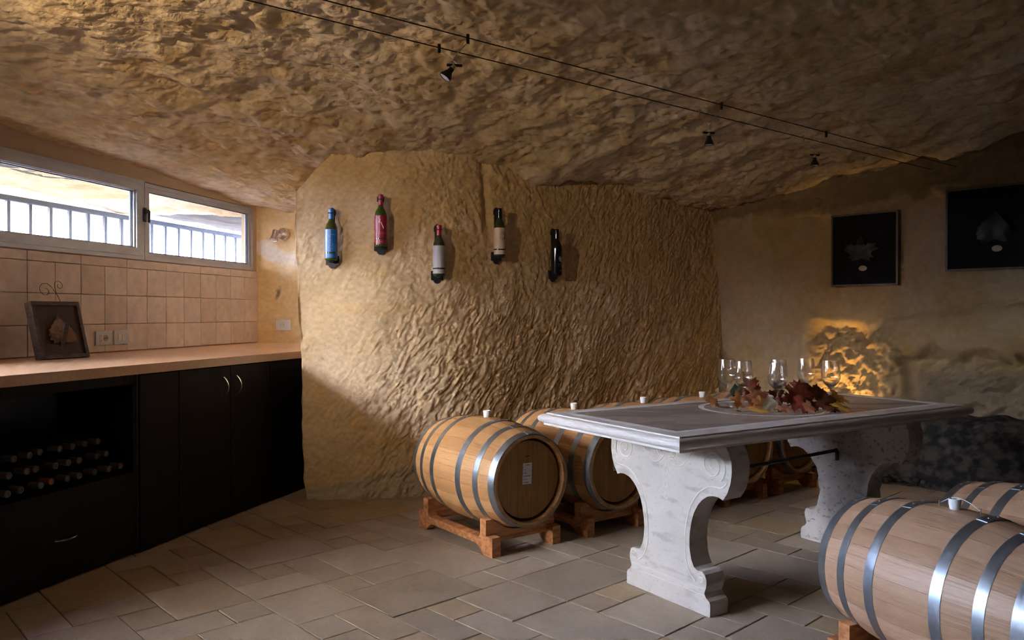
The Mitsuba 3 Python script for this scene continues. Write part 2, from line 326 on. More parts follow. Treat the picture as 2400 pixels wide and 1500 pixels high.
# ceiling: a height field through measured points, with hewn relief
ctl = np.array([(-2.88, 4.44, 2.29), (-2.55, 5.6, 2.25), (-2.27, 7.04, 2.17), (-3.4, 2.2, 2.50), (-3.9, 0, 2.55), (-2.0, 7.0, 2.13), (-1.6, 6.4, 2.17), (-1.42, 5.2, 2.285),
                (-1.16, 5.16, 2.30), (-0.9, 5.18, 2.30), (-0.52, 5.33, 2.34), (-0.28, 5.46, 2.35), (-0.05, 5.62, 2.31), (0.24, 5.84, 2.20), (0.62, 6.12, 2.28), (1.0, 6.42, 2.22), (1.40, 6.74, 2.17), (1.80, 7.08, 2.15),
                (2.56, 6.28, 2.29), (3.08, 5.72, 2.37), (3.45, 5.32, 2.47), (4.2, 4.5, 2.60), (5.4, 3.1, 2.6),
                (-2.0, 5.0, 2.26), (-1.6, 4.4, 2.40), (-0.8, 4.3, 2.50), (0, 4.6, 2.53), (0.0, 3.2, 2.62), (1.0, 4.4, 2.56), (1.2, 5.6, 2.42), (2.0, 5.4, 2.48), (2.4, 4.2, 2.58), (-1.8, 3.0, 2.50), (-2.6, 3.4, 2.38),
                (0, 1.5, 2.68), (2.2, 2.0, 2.66), (-2, 1.2, 2.58), (0, -1.5, 2.6), (4.5, 0, 2.6), (-4.2, -1.5, 2.45), (5.5, -1.5, 2.55), (-4.6, 4, 2.35), (-4.2, 7.5, 2.2), (0, 7.6, 2.2), (4, 7.5, 2.3), (6, 6, 2.5)])
rbf = RBFInterpolator(ctl[:, :2], ctl[:, 2], kernel='thin_plate_spline', smoothing=0.002)
def ceil_base(x, y):
    q = np.stack([np.ravel(x), np.ravel(y)], 1); return rbf(q).reshape(np.shape(x))
def spaced(a, lo, hi, b, fine, coarse):
    return np.concatenate([np.arange(a, lo, coarse), np.arange(lo, hi, fine), np.arange(hi, b + coarse, coarse)])
cx, cy = spaced(-4.55, -3.0, 4.2, 6.1, 0.0135, 0.08), spaced(-1.6, 2.2, 7.25, 7.7, 0.0135, 0.08)
gx, gy = np.meshgrid(cx, cy, indexing='ij')
lowx, lowy = np.arange(-4.6, 6.2, 0.06), np.arange(-1.7, 7.9, 0.06)
lowz = ceil_base(*np.meshgrid(lowx, lowy, indexing='ij'))
from scipy.interpolate import RegularGridInterpolator
base = RegularGridInterpolator((lowx, lowy), lowz, method='linear', bounds_error=False, fill_value=None)(np.stack([gx, gy], -1))
def rot(x, y, deg): c, s = math.cos(math.radians(deg)), math.sin(math.radians(deg)); return x * c + y * s, -x * s + y * c
u1, v1 = rot(gx, gy, -42); u2, v2 = rot(gx, gy, 62)
w = sm(-0.9, 0.9, gx + 1.3 * (f3(gx * 1.2, gy * 1.2, 0, 2, 31) - 0.5))
f1 = flake(u1 * 3.2, v1 * 7.0, 8, 3, 6) + 0.22 * ridged(u1 * 12, v1 * 30, 3, 5)
f2 = flake(u2 * 3.4, v2 * 6.5, 8, 8, 6) + 0.20 * ridged(u2 * 10, v2 * 26, 3, 9)
wallnear = sm(0.0, 0.7, (gx + 2.881) * 0.974 - (gy - 4.441) * 0.228)
calm = 0.35 + 0.65 * wallnear
disp = 0.10 * (f3(gx * 0.9, gy * 0.9, 0, 2, 41) - 0.5) * wallnear + 0.085 * calm * ((1 - w) * (f2 - 0.6) + w * (f1 - 0.6)) + 0.050 * calm * (f3(gx * 9, gy * 9, 0, 5, 51) - 0.5) + 0.014 * calm * (f3(gx * 26, gy * 26, 0, 2, 57) - 0.5) + 0.012 * calm * (flake(gx * 9, gy * 9, 5, 53, 4) - 0.5)
gz = base + disp
struct('ceiling', grid_mesh(np.stack([gx, gy, gz], -1)), 'rock', smooth=True, label='rough hewn sandstone cave ceiling')

# middle rock block
BC = np.array([(-1.36, 5.15), (-0.95, 5.17), (-0.5, 5.30), (-0.12, 5.55), (0.4, 5.95), (1.1, 6.5), (1.85, 7.09)])
BS = np.r_[0, np.cumsum(np.linalg.norm(np.diff(BC, axis=0), axis=1))]
bfx, bfy = PchipInterpolator(BS, BC[:, 0]), PchipInterpolator(BS, BC[:, 1])
def block_at(s):
    e = 1e-3; x, y = bfx(s), bfy(s); tx, ty = bfx(s + e) - bfx(s - e), bfy(s + e) - bfy(s - e); l = np.hypot(tx, ty)
    return x, y, ty / l, -tx / l
def bulge(z): return np.interp(z, [0, 0.3, 0.6, 0.85, 1.2, 1.6, 2.0, 2.4], [0.0, 0.015, 0.05, 0.075, 0.06, 0.02, -0.02, -0.05])
ss, zz = np.arange(0.0, 3.84, 0.009), np.arange(-0.02, 2.62, 0.009)
gs, gzz = np.meshgrid(ss, zz, indexing='ij')
x0, y0, nx, ny = block_at(gs)
a1, b1 = rot(gs, gzz, 62); a2, b2 = rot(gs, gzz, 115)
sel = sm(1.15, 1.55, gzz + 0.5 * (f3(gs * 2, gzz * 2, 0, 2, 71) - 0.5)) * sm(0.5, 0.8, gs) * sm(2.2, 1.7, gs)
marks = (1 - sel) * ridged(a1 * 17 + 1.4 * f3(gs * 7, gzz * 7, 0, 2, 5), b1 * 46 + 2.4 * f3(gs * 9, gzz * 9, 0, 2, 6), 3, 61) + sel * ridged(a2 * 17, b2 * 46 + 2.4 * f3(gs * 9, gzz * 9, 0, 2, 6), 3, 66)
amp = 0.0085 + 0.0075 * sm(0.4, 0.95, gs + 0.35 * sm(1.3, 0.5, gzz)) * (0.5 + f3(gs * 3, gzz * 3, 0, 2, 75))
low = sm(0.95, 0.62, gzz + 0.25 * (f3(gs * 3, gzz * 3, 0, 2, 77) - 0.5))
crumb = sm(0.06, 0.0, gzz - 0.17 + 0.2 * np.abs(x0 + 0.55)) * sm(0.0, 0.02, gs)
top = sm(1.95, 2.2, gzz)
d = bulge(gzz) * sm(0.0, 0.5, gs) - amp * (marks - 0.5) + 0.06 * (f3(gs * 1.6, gzz * 1.6, 0, 3, 81) - 0.5) + 0.008 * (f3(gs * 16, gzz * 12, 0, 4, 82) - 0.5) + low * 0.025 * (flake(a1 * 5, b1 * 12, 5, 83) - 0.5) + 0.012 * (f3(gs * 22, gzz * 22, 0, 4, 84) - 0.5) \
    + crumb * (-0.02 + 0.02 * ridged(gs * 22, gzz * 22, 3, 85)) + top * 0.06 * (flake(gs * 3, gzz * 7, 5, 87) - 0.5)
d = d - 0.03 * np.exp(-((gs - 1.28) / 0.035) ** 2) * sm(1.65, 1.9, gzz)
zbev = 2.02 + 1.25 * gs + 0.03 * (f3(gs * 14, 0 * gs, 3, 3, 93) - 0.5)
exc = np.where(gs < 0.24, np.maximum(0, gzz - zbev), 0.0)
face = np.stack([x0 + nx * (d - 5 * exc), y0 + ny * (d - 5 * exc), np.where(exc > 0, zbev + 0.05 * exc, gzz)], -1)
# the edge on the left and the return face going back beside the counter
wob = 0.022 * (f3(zz * 5, 0 * zz, 3, 3, 91) - 0.5) - 0.05 * sm(0.4, 2.0, zz) + 0.03 * sm(0.15, 0.0, zz)
zc_ = np.minimum(zz, face[0, :, 2].max() if False else 2.03)
ret = np.stack([np.stack([face[0, :, 0] + wob - (0.006, 0.010, 0.012, 0.010, 0, 0, 0, 0, 0)[k] * (0.6 + 0.8 * n3(zz * 14, k * 0.9, 0, 95)) + 0.15 * (0.004, 0.012, 0.03, 0.06, 0.1, 0.3, 0.8, 1.4, 2.0)[k], np.full_like(zz, face[0, 0, 1]) + (0.004, 0.012, 0.03, 0.06, 0.1, 0.3, 0.8, 1.4, 2.0)[k], zc_], -1) for k in range(8, -1, -1)])
shiftx = (wob[None, :, None] * sm(0.5, 0.0, gs)[..., None]) * np.array([1.0, 0, 0])
struct('wall_center', grid_mesh(np.concatenate([ret, face + shiftx], 0)), 'block_rock', smooth=True, label='hewn sandstone rock wall with five wine bottles mounted on it')

# back wall of plaster and rock with the lit niche
tt, zb = np.arange(-0.12, 3.35, 0.011), np.arange(-0.03, 2.75, 0.011)
gt, gb = np.meshgrid(tt, zb, indexing='ij')
zl = np.interp(gt, [0.84, 1.25, 1.71, 2.4, 3.4], [1.19, 1.165, 1.22, 1.305, 1.42]) + 0.035 * (f3(gt * 11, 0 * gt, 2, 4, 102) - 0.5)
nich = sm(0.82, 0.96, gt + 0.05 * (f3(gt * 9, gb * 9, 0, 3, 104) - 0.5)) * sm(1.36, 1.22, gt) * sm(zl, zl - 0.07, gb)
pill = sm(1.22, 1.34, gt) * sm(1.72, 1.58, gt + 0.25 * (gb - 0.6)) * sm(zl - 0.02, zl - 0.14, gb)
band = sm(1.45, 1.62, gt)
under = band * sm(0.98, 0.86, gb + 0.14 * (f3(gt * 6, gb * 3, 4, 4, 106) - 0.5)) * sm(1.55, 1.80, gt + 0.35 * (gb - 0.8) + 0.2 * (f3(gt * 5, gb * 5, 4, 3, 108) - 0.5))
rgh = 0.3 * flake(gt * 7 + 0.5 * gb, gb * 11, 5, 101) + 0.8 * f3(gt * 11, gb * 15, 0, 5, 99) + 0.15 * ridged(gt * 16, gb * 20, 3, 103)
D = 0.012 * (f3(gt * 3, gb * 3, 0, 3, 105) - 0.5) + 0.004 * ridged(gt * 18, gb * 18, 3, 107)
D += nich * (-0.12 + 0.15 * (rgh - 0.5)) + pill * (-0.05 + 0.16 * (rgh - 0.5) + 0.05 * np.exp(-((gt - 1.5) / 0.1) ** 2)) + under * (-0.07 + 0.13 * (rgh - 0.6))
D += band * sm(zl, zl - 0.05, gb) * (1 - under) * (0.02 + 0.03 * np.sin(np.clip((gb - 0.93) / 0.33, 0, 1) * np.pi)) - 0.02 * band * np.exp(-((gb - zl) / 0.018) ** 2)
D += -0.05 * sm(1.62, 1.68, gt + 0.25 * (gb - 0.6)) * sm(1.78, 1.70, gt + 0.25 * (gb - 0.6)) * sm(0.95, 0.85, gb)
topr = sm(1.97, 2.07, gb - 0.03 * gt + 0.16 * (f3(gt * 6, gb * 6, 0, 3, 109) - 0.5))
D += topr * (0.01 + 0.07 * (flake(gt * 5, gb * 14, 6, 111) - 0.5) + 0.025 * (ridged(gt * 16, gb * 22, 3, 113) - 0.5))
D += sm(0.22, 0.0, gt) * 0.04 * (rgh - 0.5) + 0.0
bx, by = BW_O[0] + BW_D[0] * gt + BW_N[0] * D, BW_O[1] + BW_D[1] * gt + BW_N[1] * D
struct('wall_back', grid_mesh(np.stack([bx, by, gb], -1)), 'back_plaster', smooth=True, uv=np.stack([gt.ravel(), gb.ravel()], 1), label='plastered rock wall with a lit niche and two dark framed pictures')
# the rest of the shell, behind and beside the camera
pB = BW_O + BW_D * 3.3; pE = BW_O + BW_D * 5.6
def wall_strip(p, q, z0, z1, th=0.2):
    p, q = np.array(p, float), np.array(q, float); L = np.linalg.norm(q - p)
    return box(0, L, 0, th, z0, z1, 0.001), frame(p[0], p[1], 0, math.degrees(math.atan2(q[1] - p[1], q[0] - p[0])))
m, M = wall_strip(pE, pB, -0.05, 2.9); m.apply_translation([0, -0.2, 0]); struct('wall_right', m, 'rear_plaster', M, label='plain plaster wall beyond the right of the view')
m, M = wall_strip((4.9, -1.3), pE, -0.05, 2.9); m.apply_translation([0, -0.2, 0]); struct('wall_side', m, 'rear_plaster', M, label='plain plaster wall at the side')
m, M = wall_strip((-4.4, -1.3), (5.0, -1.3), -0.05, 2.9); m.apply_translation([0, -0.2, 0]); struct('wall_rear', m, 'rear_plaster', M, label='plain plaster wall behind the viewer')

struct('wall_outer', cat(box(-2.0, 7.5, 8.0, 8.2, -0.05, 2.9, 0.001), box(-2.16, -1.95, 7.18, 8.2, -0.05, 2.9, 0.001)), 'rear_plaster', label='rock mass behind the cave walls')
m = box(-1.6, 6.0, 0.7, 0.9, -0.05, 2.9, 0.001); struct('wall_behind', m, 'rear_plaster', frame(BW_O[0], BW_O[1], 0, -47), label='rock mass behind the back wall')
struct('ceiling_mass', box(-7.0, 6.0, -13.0, 0.10, 2.82, 3.1, 0.01), 'rear_plaster', WL, label='rock mass above the cave ceiling')
# alcove end wall
ax, az = np.arange(-2.30, -0.95, 0.012), np.arange(-0.02, 2.5, 0.012)
qa, qz = np.meshgrid(ax, az, indexing='ij')
dd = 0.012 * (f3(qa * 5, qz * 5, 0, 4, 121) - 0.5) + 0.02 * sm(0.5, 0.66, f3(qa * 8, qz * 5, 2, 3, 122)) * sm(0.25, 0.05, np.abs(qz - 1.72)) * sm(-2.0, -1.9, qa)
struct('wall_end', grid_mesh(np.stack([qa, 7.03 - dd, qz], -1)), 'alcove_plaster', smooth=True, label='ochre plaster end wall of the counter alcove')

# left wall: solid with the window openings
outline = Polygon([(-6.4, -0.05), (2.75, -0.05), (2.75, 2.8), (-6.4, 2.8)])
holes = [Polygon([(-0.25, 1.60), (2.58, 1.60), (2.58, 2.15), (-0.25, 2.16)]), Polygon([(-4.2, 1.22), (-0.75, 1.22), (-0.75, 2.42), (-4.2, 2.42)])]
wallp = outline
for h in holes: wallp = wallp.difference(h)
struct('wall_left', prism_xz(wallp, 0.0, 0.10), 'wall_paint', WL, label='left wall with strip windows above a tiled splashback')

# floor slab (the joints) and its flagstones
struct('floor', box(-5, 7, -2, 8.2, -0.10, -0.005, 0.001), 'floor_joint', label='floor of beige stone flags in mixed sizes')
FA = math.radians(-46.7); ua = np.array([math.cos(FA), math.sin(FA)]); ub = np.array([-ua[1], ua[0]])
anch = np.array([-3.975, -3.765, -3.59, -3.40, -3.19, -3.0, -2.82, -2.627, -2.44, -2.268, -2.10, -1.94, -1.77, -1.607, -1.452])
def ga(k):
    if k < 0: return anch[0] + 0.2 * k
    if k > 14: return anch[14] + 0.158 * (k - 14)
    return float(np.interp(k, np.arange(15), anch))
def gbv(k): return 1.5 + 0.16 * k
known = [(-1, 2, -4, -2), (2, 3, -4, -2), (1, 3, -5, -4), (-1, 1, -6, -4), (3, 4, -3, -2), (3, 5, -5, -3), (4, 5, -3, -1), (4, 5, -1, 0), (2, 4, -2, 0), (0, 2, -2, -1), (1, 2, -1, 0), (0, 1, -1, 1), (-1, 0, -2, 0), (-1, 0, 0, 1), (-3, -1, -1, 1),
         (-2, 0, 1, 3), (-3, -2, 1, 2), (-4, -2, 2, 3), (1, 3, 0, 1), (0, 2, 1, 4), (2, 3, 1, 2), (2, 4, 2, 3), (3, 4, 0, 2), (4, 6, 0, 2), (4, 5, 2, 3), (2, 4, 3, 5), (4, 5, 3, 5), (5, 7, 2, 5), (0, 1, 4, 6), (1, 2, 4, 5), (1, 2, 5, 6), (2, 3, 5, 6), (3, 6, 5, 7),
         (0, 1, 6, 7), (1, 3, 6, 7), (6, 7, 5, 6), (6, 7, 6, 8), (7, 8, 3, 4), (7, 9, 4, 6), (8, 10, 3, 4), (7, 9, 2, 3), (6, 8, 1, 2), (6, 7, 0, 1), (5, 7, -2, 0), (7, 9, -1, 1), (8, 10, 1, 2), (9, 12, 4, 6), (7, 9, 6, 9), (9, 10, 6, 7), (9, 10, 7, 8), (10, 12, 6, 8), (12, 13, 7, 8),
         (12, 14, 6, 7), (13, 15, 7, 9), (12, 13, 8, 9), (12, 14, 9, 10), (12, 13, 10, 11), (13, 15, 10, 12), (-2, 0, 4, 6) if False else (-2, 0, 5, 6), (-2, -1, 4, 5), (-1, 0, 4, 5), (-3, -2, 3, 4), (-2, 0, 3, 4), (-4, -2, 4, 6), (-2, 0, 6, 8), (0, 1, 7, 8), (-2, 0, 8, 9), (1, 3, 7, 8), (3, 5, 7, 9), (5, 7, 8, 9), (5, 6, 7, 8)]
KA, KB = (-8, 26), (-12, 32)
occ = -np.ones((KA[1] - KA[0], KB[1] - KB[0]), int); rects = []
def try_place(r):
    a0, a1, b0, b1 = r
    if a0 < KA[0] or a1 > KA[1] or b0 < KB[0] or b1 > KB[1]: return False
    sl = occ[a0 - KA[0]:a1 - KA[0], b0 - KB[0]:b1 - KB[0]]
    if (sl >= 0).any(): return False
    sl[...] = len(rects); rects.append(r); return True
for r in known: try_place(r)
sizes = [(2, 3), (3, 2), (2, 2), (2, 2), (1, 2), (2, 1), (2, 1), (1, 1)]
for a in range(*KA):
    for b in range(*KB):
        if occ[a - KA[0], b - KB[0]] >= 0: continue
        opts = sizes[:]; random.shuffle(opts)
        for sa, sb in opts + [(1, 1)]:
            if try_place((a, a + sa, b, b + sb)): break
roomp = Polygon([(-3.0, 1.2), (-1.65, 5.7), (-1.2, 5.7), (-0.4, 5.5), (1.6, 7.2), (2.5, 6.4), (4.5, 4.4), (3.6, 1.2)])
pebble_edge = Polygon([(1.95, 8), (2.0, 6.2), (2.16, 5.80), (2.40, 5.74), (2.75, 5.62), (3.05, 5.35), (3.35, 4.9), (3.7, 4.45), (6, 3.4), (6, 8)])
jo = 0.0022
for idx, (a0, a1, b0, b1) in enumerate(rects):
    j = jo
    P = np.array([ua * ga(a0) + ub * gbv(b0), ua * ga(a1) + ub * gbv(b0), ua * ga(a1) + ub * gbv(b1), ua * ga(a0) + ub * gbv(b1)])
    poly = Polygon(P).buffer(-j, join_style=2)
    c = poly.centroid
    if not roomp.buffer(0.1).contains(c): continue
    poly = poly.difference(pebble_edge)
    if poly.is_empty or poly.geom_type != 'Polygon' or poly.area < 0.004: continue
    z = float(rng.uniform(-0.0012, 0.0008))
    inner = poly.buffer(-0.0025, join_style=2)
    if inner.is_empty or inner.geom_type != 'Polygon': continue
    if len(poly.exterior.coords) == 5 and len(inner.exterior.coords) == 5:
        o = np.array(poly.exterior.coords)[:4]; i2 = np.array(inner.exterior.coords)[:4]
        k = np.argmin(np.linalg.norm(i2 - o[0], axis=1)); i2 = np.roll(i2, -k, 0)
        if np.linalg.norm(i2[1] - o[1]) > 0.1: i2 = np.roll(i2[::-1], 1, 0)
        me = trimesh.convex.convex_hull(np.vstack([np.c_[o, np.full(4, -0.012)], np.c_[o, np.full(4, z - 0.0025)], np.c_[i2, np.full(4, z)]]))
    else:
        me = prism(poly, 0.012 + z); me.apply_translation([0, 0, -0.012])
    v, f, _ = meshkit.arrays(me, False)
    v = v[f].reshape(-1, 3); f = np.arange(len(v)).reshape(-1, 3)
    add('floor', 'flagstone', trimesh.Trimesh(v, f, process=False), 'floor_stone', smooth=False, uv=np.tile([float(idx), 0.0], (len(v), 1)))

# ---------------------------------------------------------------- wall tiles
zrow = [0.966, 1.150, 1.342, 1.532, 1.592]
pitch_t = 0.2066; tid = 0
for r in range(4):
    for c in range(15):
        uR = 2.655 - c * pitch_t; uL = uR - pitch_t + 0.0035
        if r == 3 and c % 2: continue
        if r == 3: uL -= pitch_t
        tid += 1
        me = box(uL, uR, -0.010 - float(rng.uniform(0, 0.0018)), 0.001, zrow[r] + 0.0015, zrow[r + 1] - 0.0015, 0.002)
        me.apply_transform(shift((uL + uR) / 2, 0, (zrow[r] + zrow[r + 1]) / 2) @ rotx(float(rng.normal(0, 0.25))) @ shift(-(uL + uR) / 2, 0, -(zrow[r] + zrow[r + 1]) / 2))
        v = me.vertices[me.faces].reshape(-1, 3)
        add('wall_left', 'tile', trimesh.Trimesh(v, np.arange(len(v)).reshape(-1, 3), process=False), 'wall_tile', WL, smooth=False, uv=np.tile([float(tid), 0.0], (len(v), 1)))

# ---------------------------------------------------------------- windows
def ring(u0, u1, z0, z1, wl, wr, wb, wt, y0, y1):
    return prism_xz(Polygon([(u0, z0), (u1, z0), (u1, z1), (u0, z1)]).difference(Polygon([(u0 + wl, z0 + wb), (u1 - wr, z0 + wb), (u1 - wr, z1 - wt), (u0 + wl, z1 - wt)])), y0, y1)
def window(n, u0, u1, z0, z1, sash, label):
    k = f'window_{n}'
    labels[k] = {'kind': 'structure', 'label': label, 'category': 'window'}
    add(k, 'frame', ring(u0, u1, z0, z1, 0.028, 0.028, 0.028, 0.028, -0.012, 0.05), 'aluminium', WL, smooth=20)
    i = 0.026
    if sash:
        add(k, 'sash', cat(ring(u0 + i, u1 - i, z0 + i, z1 - i, 0.068, 0.068, 0.052, 0.052, -0.026, 0.035), ring(u0 + i + 0.06, u1 - i - 0.06, z0 + i + 0.045, z1 - i - 0.045, 0.018, 0.018, 0.014, 0.014, -0.012, 0.03)), 'aluminium', WL, smooth=20)
        a, b, c, d = u0 + i + 0.078, u1 - i - 0.078, z0 + i + 0.059, z1 - i - 0.059
    else:
        add(k, 'sash', cat(ring(u0 + i, u1 - i, z0 + i, z1 - i, 0.028, 0.030, 0.022, 0.026, -0.004, 0.035), ring(u0 + i + 0.024, u1 - i - 0.026, z0 + i + 0.018, z1 - i - 0.022, 0.012, 0.014, 0.01, 0.01, 0.004, 0.03)), 'aluminium', WL, smooth=20)
        a, b, c, d = u0 + i + 0.036, u1 - i - 0.040, z0 + i + 0.028, z1 - i - 0.032
    add(k, 'gasket', ring(a, b, c, d, 0.005, 0.005, 0.005, 0.005, 0.004, 0.018), 'gasket', WL)
    pane = trimesh.Trimesh([(a, 0.014, c), (b, 0.014, c), (b, 0.014, d), (a, 0.014, d)], [(0, 1, 2), (0, 2, 3)], process=False)
    add(k, 'pane', pane, 'pane_glass', WL, smooth=False)
    return k
w1 = window(1, -0.25, 1.182, 1.598, 2.158, True, 'large grey aluminium strip window with a thick sash, nearer of the two')
window(2, 1.186, 2.58, 1.598, 2.145, False, 'slim grey aluminium fixed strip window beside the alcove')
hd = cat(box(1.150, 1.182, -0.034, -0.026, 1.865, 1.965, 0.004), box(1.158, 1.178, -0.060, -0.034, 1.925, 1.950, 0.004), box(1.158, 1.180, -0.066, -0.052, 1.86, 1.945, 0.005))
add(w1, 'handle', hd, 'black_plastic', WL, label='black window handle')

# ---------------------------------------------------------------- outside the windows: terrace, overhang, railing
ex, ey = np.arange(-0.6, 6.0, 0.035), np.arange(0.20, 2.35, 0.035)
qx, qy = np.meshgrid(ex, ey, indexing='ij')
oz = 2.26 + 0.02 * qy + 0.05 * (f3(qx * 2, qy * 2, 0, 3, 131) - 0.5) + 0.035 * (flake(qx * 3, qy * 7, 5, 133) - 0.5) + 0.10 * sm(2.0, 2.35, qy + 0.4 * (f3(qx * 3, 0 * qx, 0, 3, 137) - 0.5))
lowm = grid_mesh(np.stack([qx, qy, oz], -1)); slab = box(-0.6, 5.97, 0.2, 2.30, 2.50, 2.8, 0.02)
struct('ceiling_overhang', cat(lowm, slab), 'overhang_rock', WL, smooth=40, label='sandstone overhang outside the windows')
struct('floor_terrace', box(0.2, 14, 0.22, 3.6, 1.0, 1.22, 0.001), 'terrace_stone', WL, label='pale terrace outside the windows')
struct('floor_garden', cat(box(-60, 60, 3.61, 90, 0.8, 1.00, 0.001), box(-60, 0.19, 0.22, 3.6, 0.8, 1.00, 0.001)), 'shrub_green', WL, label='dark green lawn beyond the terrace')
struct('ceiling_eave', box(-8, -0.65, 0.0, 1.5, 2.62, 2.75, 0.01), 'terrace_stone', WL, label='eave above the opening beside the viewer')
hx_, hz_ = np.arange(-24, -4.4, 0.25), np.arange(0, 1.01, 0.1)
hg, hk = np.meshgrid(hx_, hz_ * np.pi, indexing='ij')
hn = 0.5 * (f3(hg * 1.5, hk * 2, 0, 4, 151) - 0.5)
one('garden_hedge', 'tall dark clipped hedge across the lawn outside', 'hedge', grid_mesh(np.stack([hg, 6.6 - (0.6 + 0.3 * hn) * np.cos(hk), 1.0 + (2.35 + 0.4 * hn) * np.sin(hk) ** 0.5], -1)), 'shrub_green', WL, smooth=True)
k = thing('iron_railing', 'dark iron railing with upright bars outside the windows', 'railing')
add(k, 'top_rail', box(-3, 7, 1.58, 1.62, 2.13, 2.175, 0.004), 'rail_iron', WL)
add(k, 'bottom_rail', box(-3, 7, 1.585, 1.615, 1.52, 1.545, 0.004), 'rail_iron', WL)
bar = mikit.ply(box(-0.015, 0.015, 1.585, 1.615, 1.22, 2.14, 0.004), 'rail_iron', smooth=30)
for i in range(46): put(part(k, 'bar'), bar, WL @ shift(-2.9 + 0.215 * i, 0, 0))
# ---------------------------------------------------------------- counter and cabinets
def to_cb(p): q = np.linalg.inv(CB) @ np.array([p[0], p[1], 0, 1.0]); return q[0], q[1]
wl = lambda u: (WL @ np.array([u, -0.001, 0, 1.0]))[:2]
cpoly = Polygon([(-0.42, -0.03), (2.95, -0.03), to_cb((-1.14, 7.02)), to_cb((-2.27, 7.02)), to_cb(wl(2.6)), to_cb(wl(0)), to_cb(wl(-0.75))])
cp = cpoly.buffer(-0.004, join_style=2)
lowc = prism(cpoly, 0.042); lowc.apply_translation([0, 0, 0.913]); hi = prism(cp, 0.006); hi.apply_translation([0, 0, 0.955])
one('countertop', 'polished peach stone worktop along the tiled wall above black cabinets', 'worktop', cat(lowc, hi), 'counter_stone', CB, smooth=20)
def handle_v(u, z0, z1):
    t = np.linspace(0, 1, 13); return tube(np.stack([np.full(13, u), -0.003 - 0.034 * np.sin(np.pi * t) ** 0.8, z0 + (z1 - z0) * t], -1), 0.0045, 8)
k = thing('cabinet', 'black open cabinet with stacked wine bottles inside and a drawer below', 'cabinet')
u0, u1 = -0.40, 0.766
add(k, 'carcass', cat(box(u0, u1, 0.0, 0.02, 0.862, 0.912), box(0.744, u1, 0.0, 0.5, 0.02, 0.912), box(u0, u0 + 0.02, 0, 0.5, 0.02, 0.912), box(u0, u1, 0.0, 0.5, 0.395, 0.418), box(u0, u1, 0.05, 0.5, 0.0, 0.06), box(u0, u1, 0.02, 0.5, 0.895, 0.912)), 'cabinet_black', CB)
add(k, 'back_panel', box(u0, u1, 0.485, 0.5, 0.40, 0.9), 'niche_back', CB, label='grey back panel of the open niche')
dk = add(k, 'drawer', box(u0 + 0.003, u1 - 0.003, -0.004, 0.018, 0.012, 0.398, 0.002), 'cabinet_black', CB)
t = np.linspace(0, 1, 11)
add(dk, 'handle', tube(np.stack([0.268 + 0.122 * t, -0.004 - 0.026 * np.sin(np.pi * t) ** 0.7, np.full(11, 0.197)], -1), 0.0045, 8), 'chrome', CB, label='chrome bar handle')
k = thing('drain_pipe', 'dark drain pipe hanging at the back of the open cabinet niche', 'pipe')
put(k, mikit.ply(cat(tube([(-0.38, 0.40, 0.84), (-0.05, 0.40, 0.84), (-0.02, 0.40, 0.82), (-0.02, 0.40, 0.74)], 0.02, 10), tube([(-0.02, 0.40, 0.76), (-0.02, 0.40, 0.67)], 0.032, 12)), 'cabinet_inside', smooth=30), CB)
k = thing('cabinet', 'black double door cabinet with two curved chrome handles', 'cabinet')
add(k, 'carcass', box(0.772, 1.912, 0.0, 0.5, 0.0, 0.912), 'cabinet_black', CB)
add(k, 'edge_strip', box(0.768, 0.7715, -0.006, 0.05, 0.0, 0.908, 0.0005), 'joint_line', CB)
add(k, 'filler_panel', box(0.775, 1.060, -0.016, 0.0, 0.006, 0.908), 'cabinet_black', CB)
d1 = add(k, 'door', box(1.064, 1.505, -0.016, 0.0, 0.022, 0.908), 'cabinet_black', CB)
d2 = add(k, 'door', box(1.509, 1.910, -0.016, 0.0, 0.022, 0.908), 'cabinet_black', CB)
hm = handle_v(1.445, 0.732, 0.845); hm.apply_translation([0, -0.014, 0]); add(d1, 'handle', hm, 'chrome', CB, label='curved chrome handle')
hm = handle_v(1.568, 0.732, 0.845); hm.apply_translation([0, -0.014, 0]); add(d2, 'handle', hm, 'chrome', CB, label='curved chrome handle')
k = thing('cabinet', 'plain black cabinet panel running behind the rock wall edge', 'cabinet')
add(k, 'carcass', box(1.916, 2.95, 0.0, 0.5, 0.0, 0.912), 'cabinet_black', CB)
add(k, 'panel', box(1.918, 2.95, -0.016, 0.0, 0.012, 0.908), 'cabinet_black', CB)

# stored bottles: necks to the front
sb_body = mikit.ply(lathe([(0, 0), (0.033, 0), (0.037, 0.006), (0.0375, 0.17), (0.034, 0.195), (0.016, 0.23), (0.0145, 0.26)], 20), 'dusty_bottle', smooth=35)
sb_cap = lathe([(0.0148, 0.225), (0.0152, 0.298), (0.0158, 0.300), (0.0158, 0.312), (0.014, 0.314), (0.0095, 0.314), (0.009, 0.311), (0, 0.311)], 16)
caps = {c: mikit.ply(sb_cap, c, smooth=35) for c in ('cork_dusty', 'capsule_orange')}
lay = [[0.70, 0.62, 0.54, 0.46, 0.38, 0.30, 0.22, 0.14, 0.06, -0.02], [0.66, 0.58, 0.50, 0.42, 0.34, 0.26, 0.18, 0.10, 0.02], [0.62, 0.54, 0.46, 0.38, 0.30, 0.22, 0.14, 0.06]]
ORD = ['first', 'second', 'third', 'fourth', 'fifth', 'sixth', 'seventh', 'eighth', 'ninth', 'tenth']
ROW = ['bottom', 'middle', 'top']
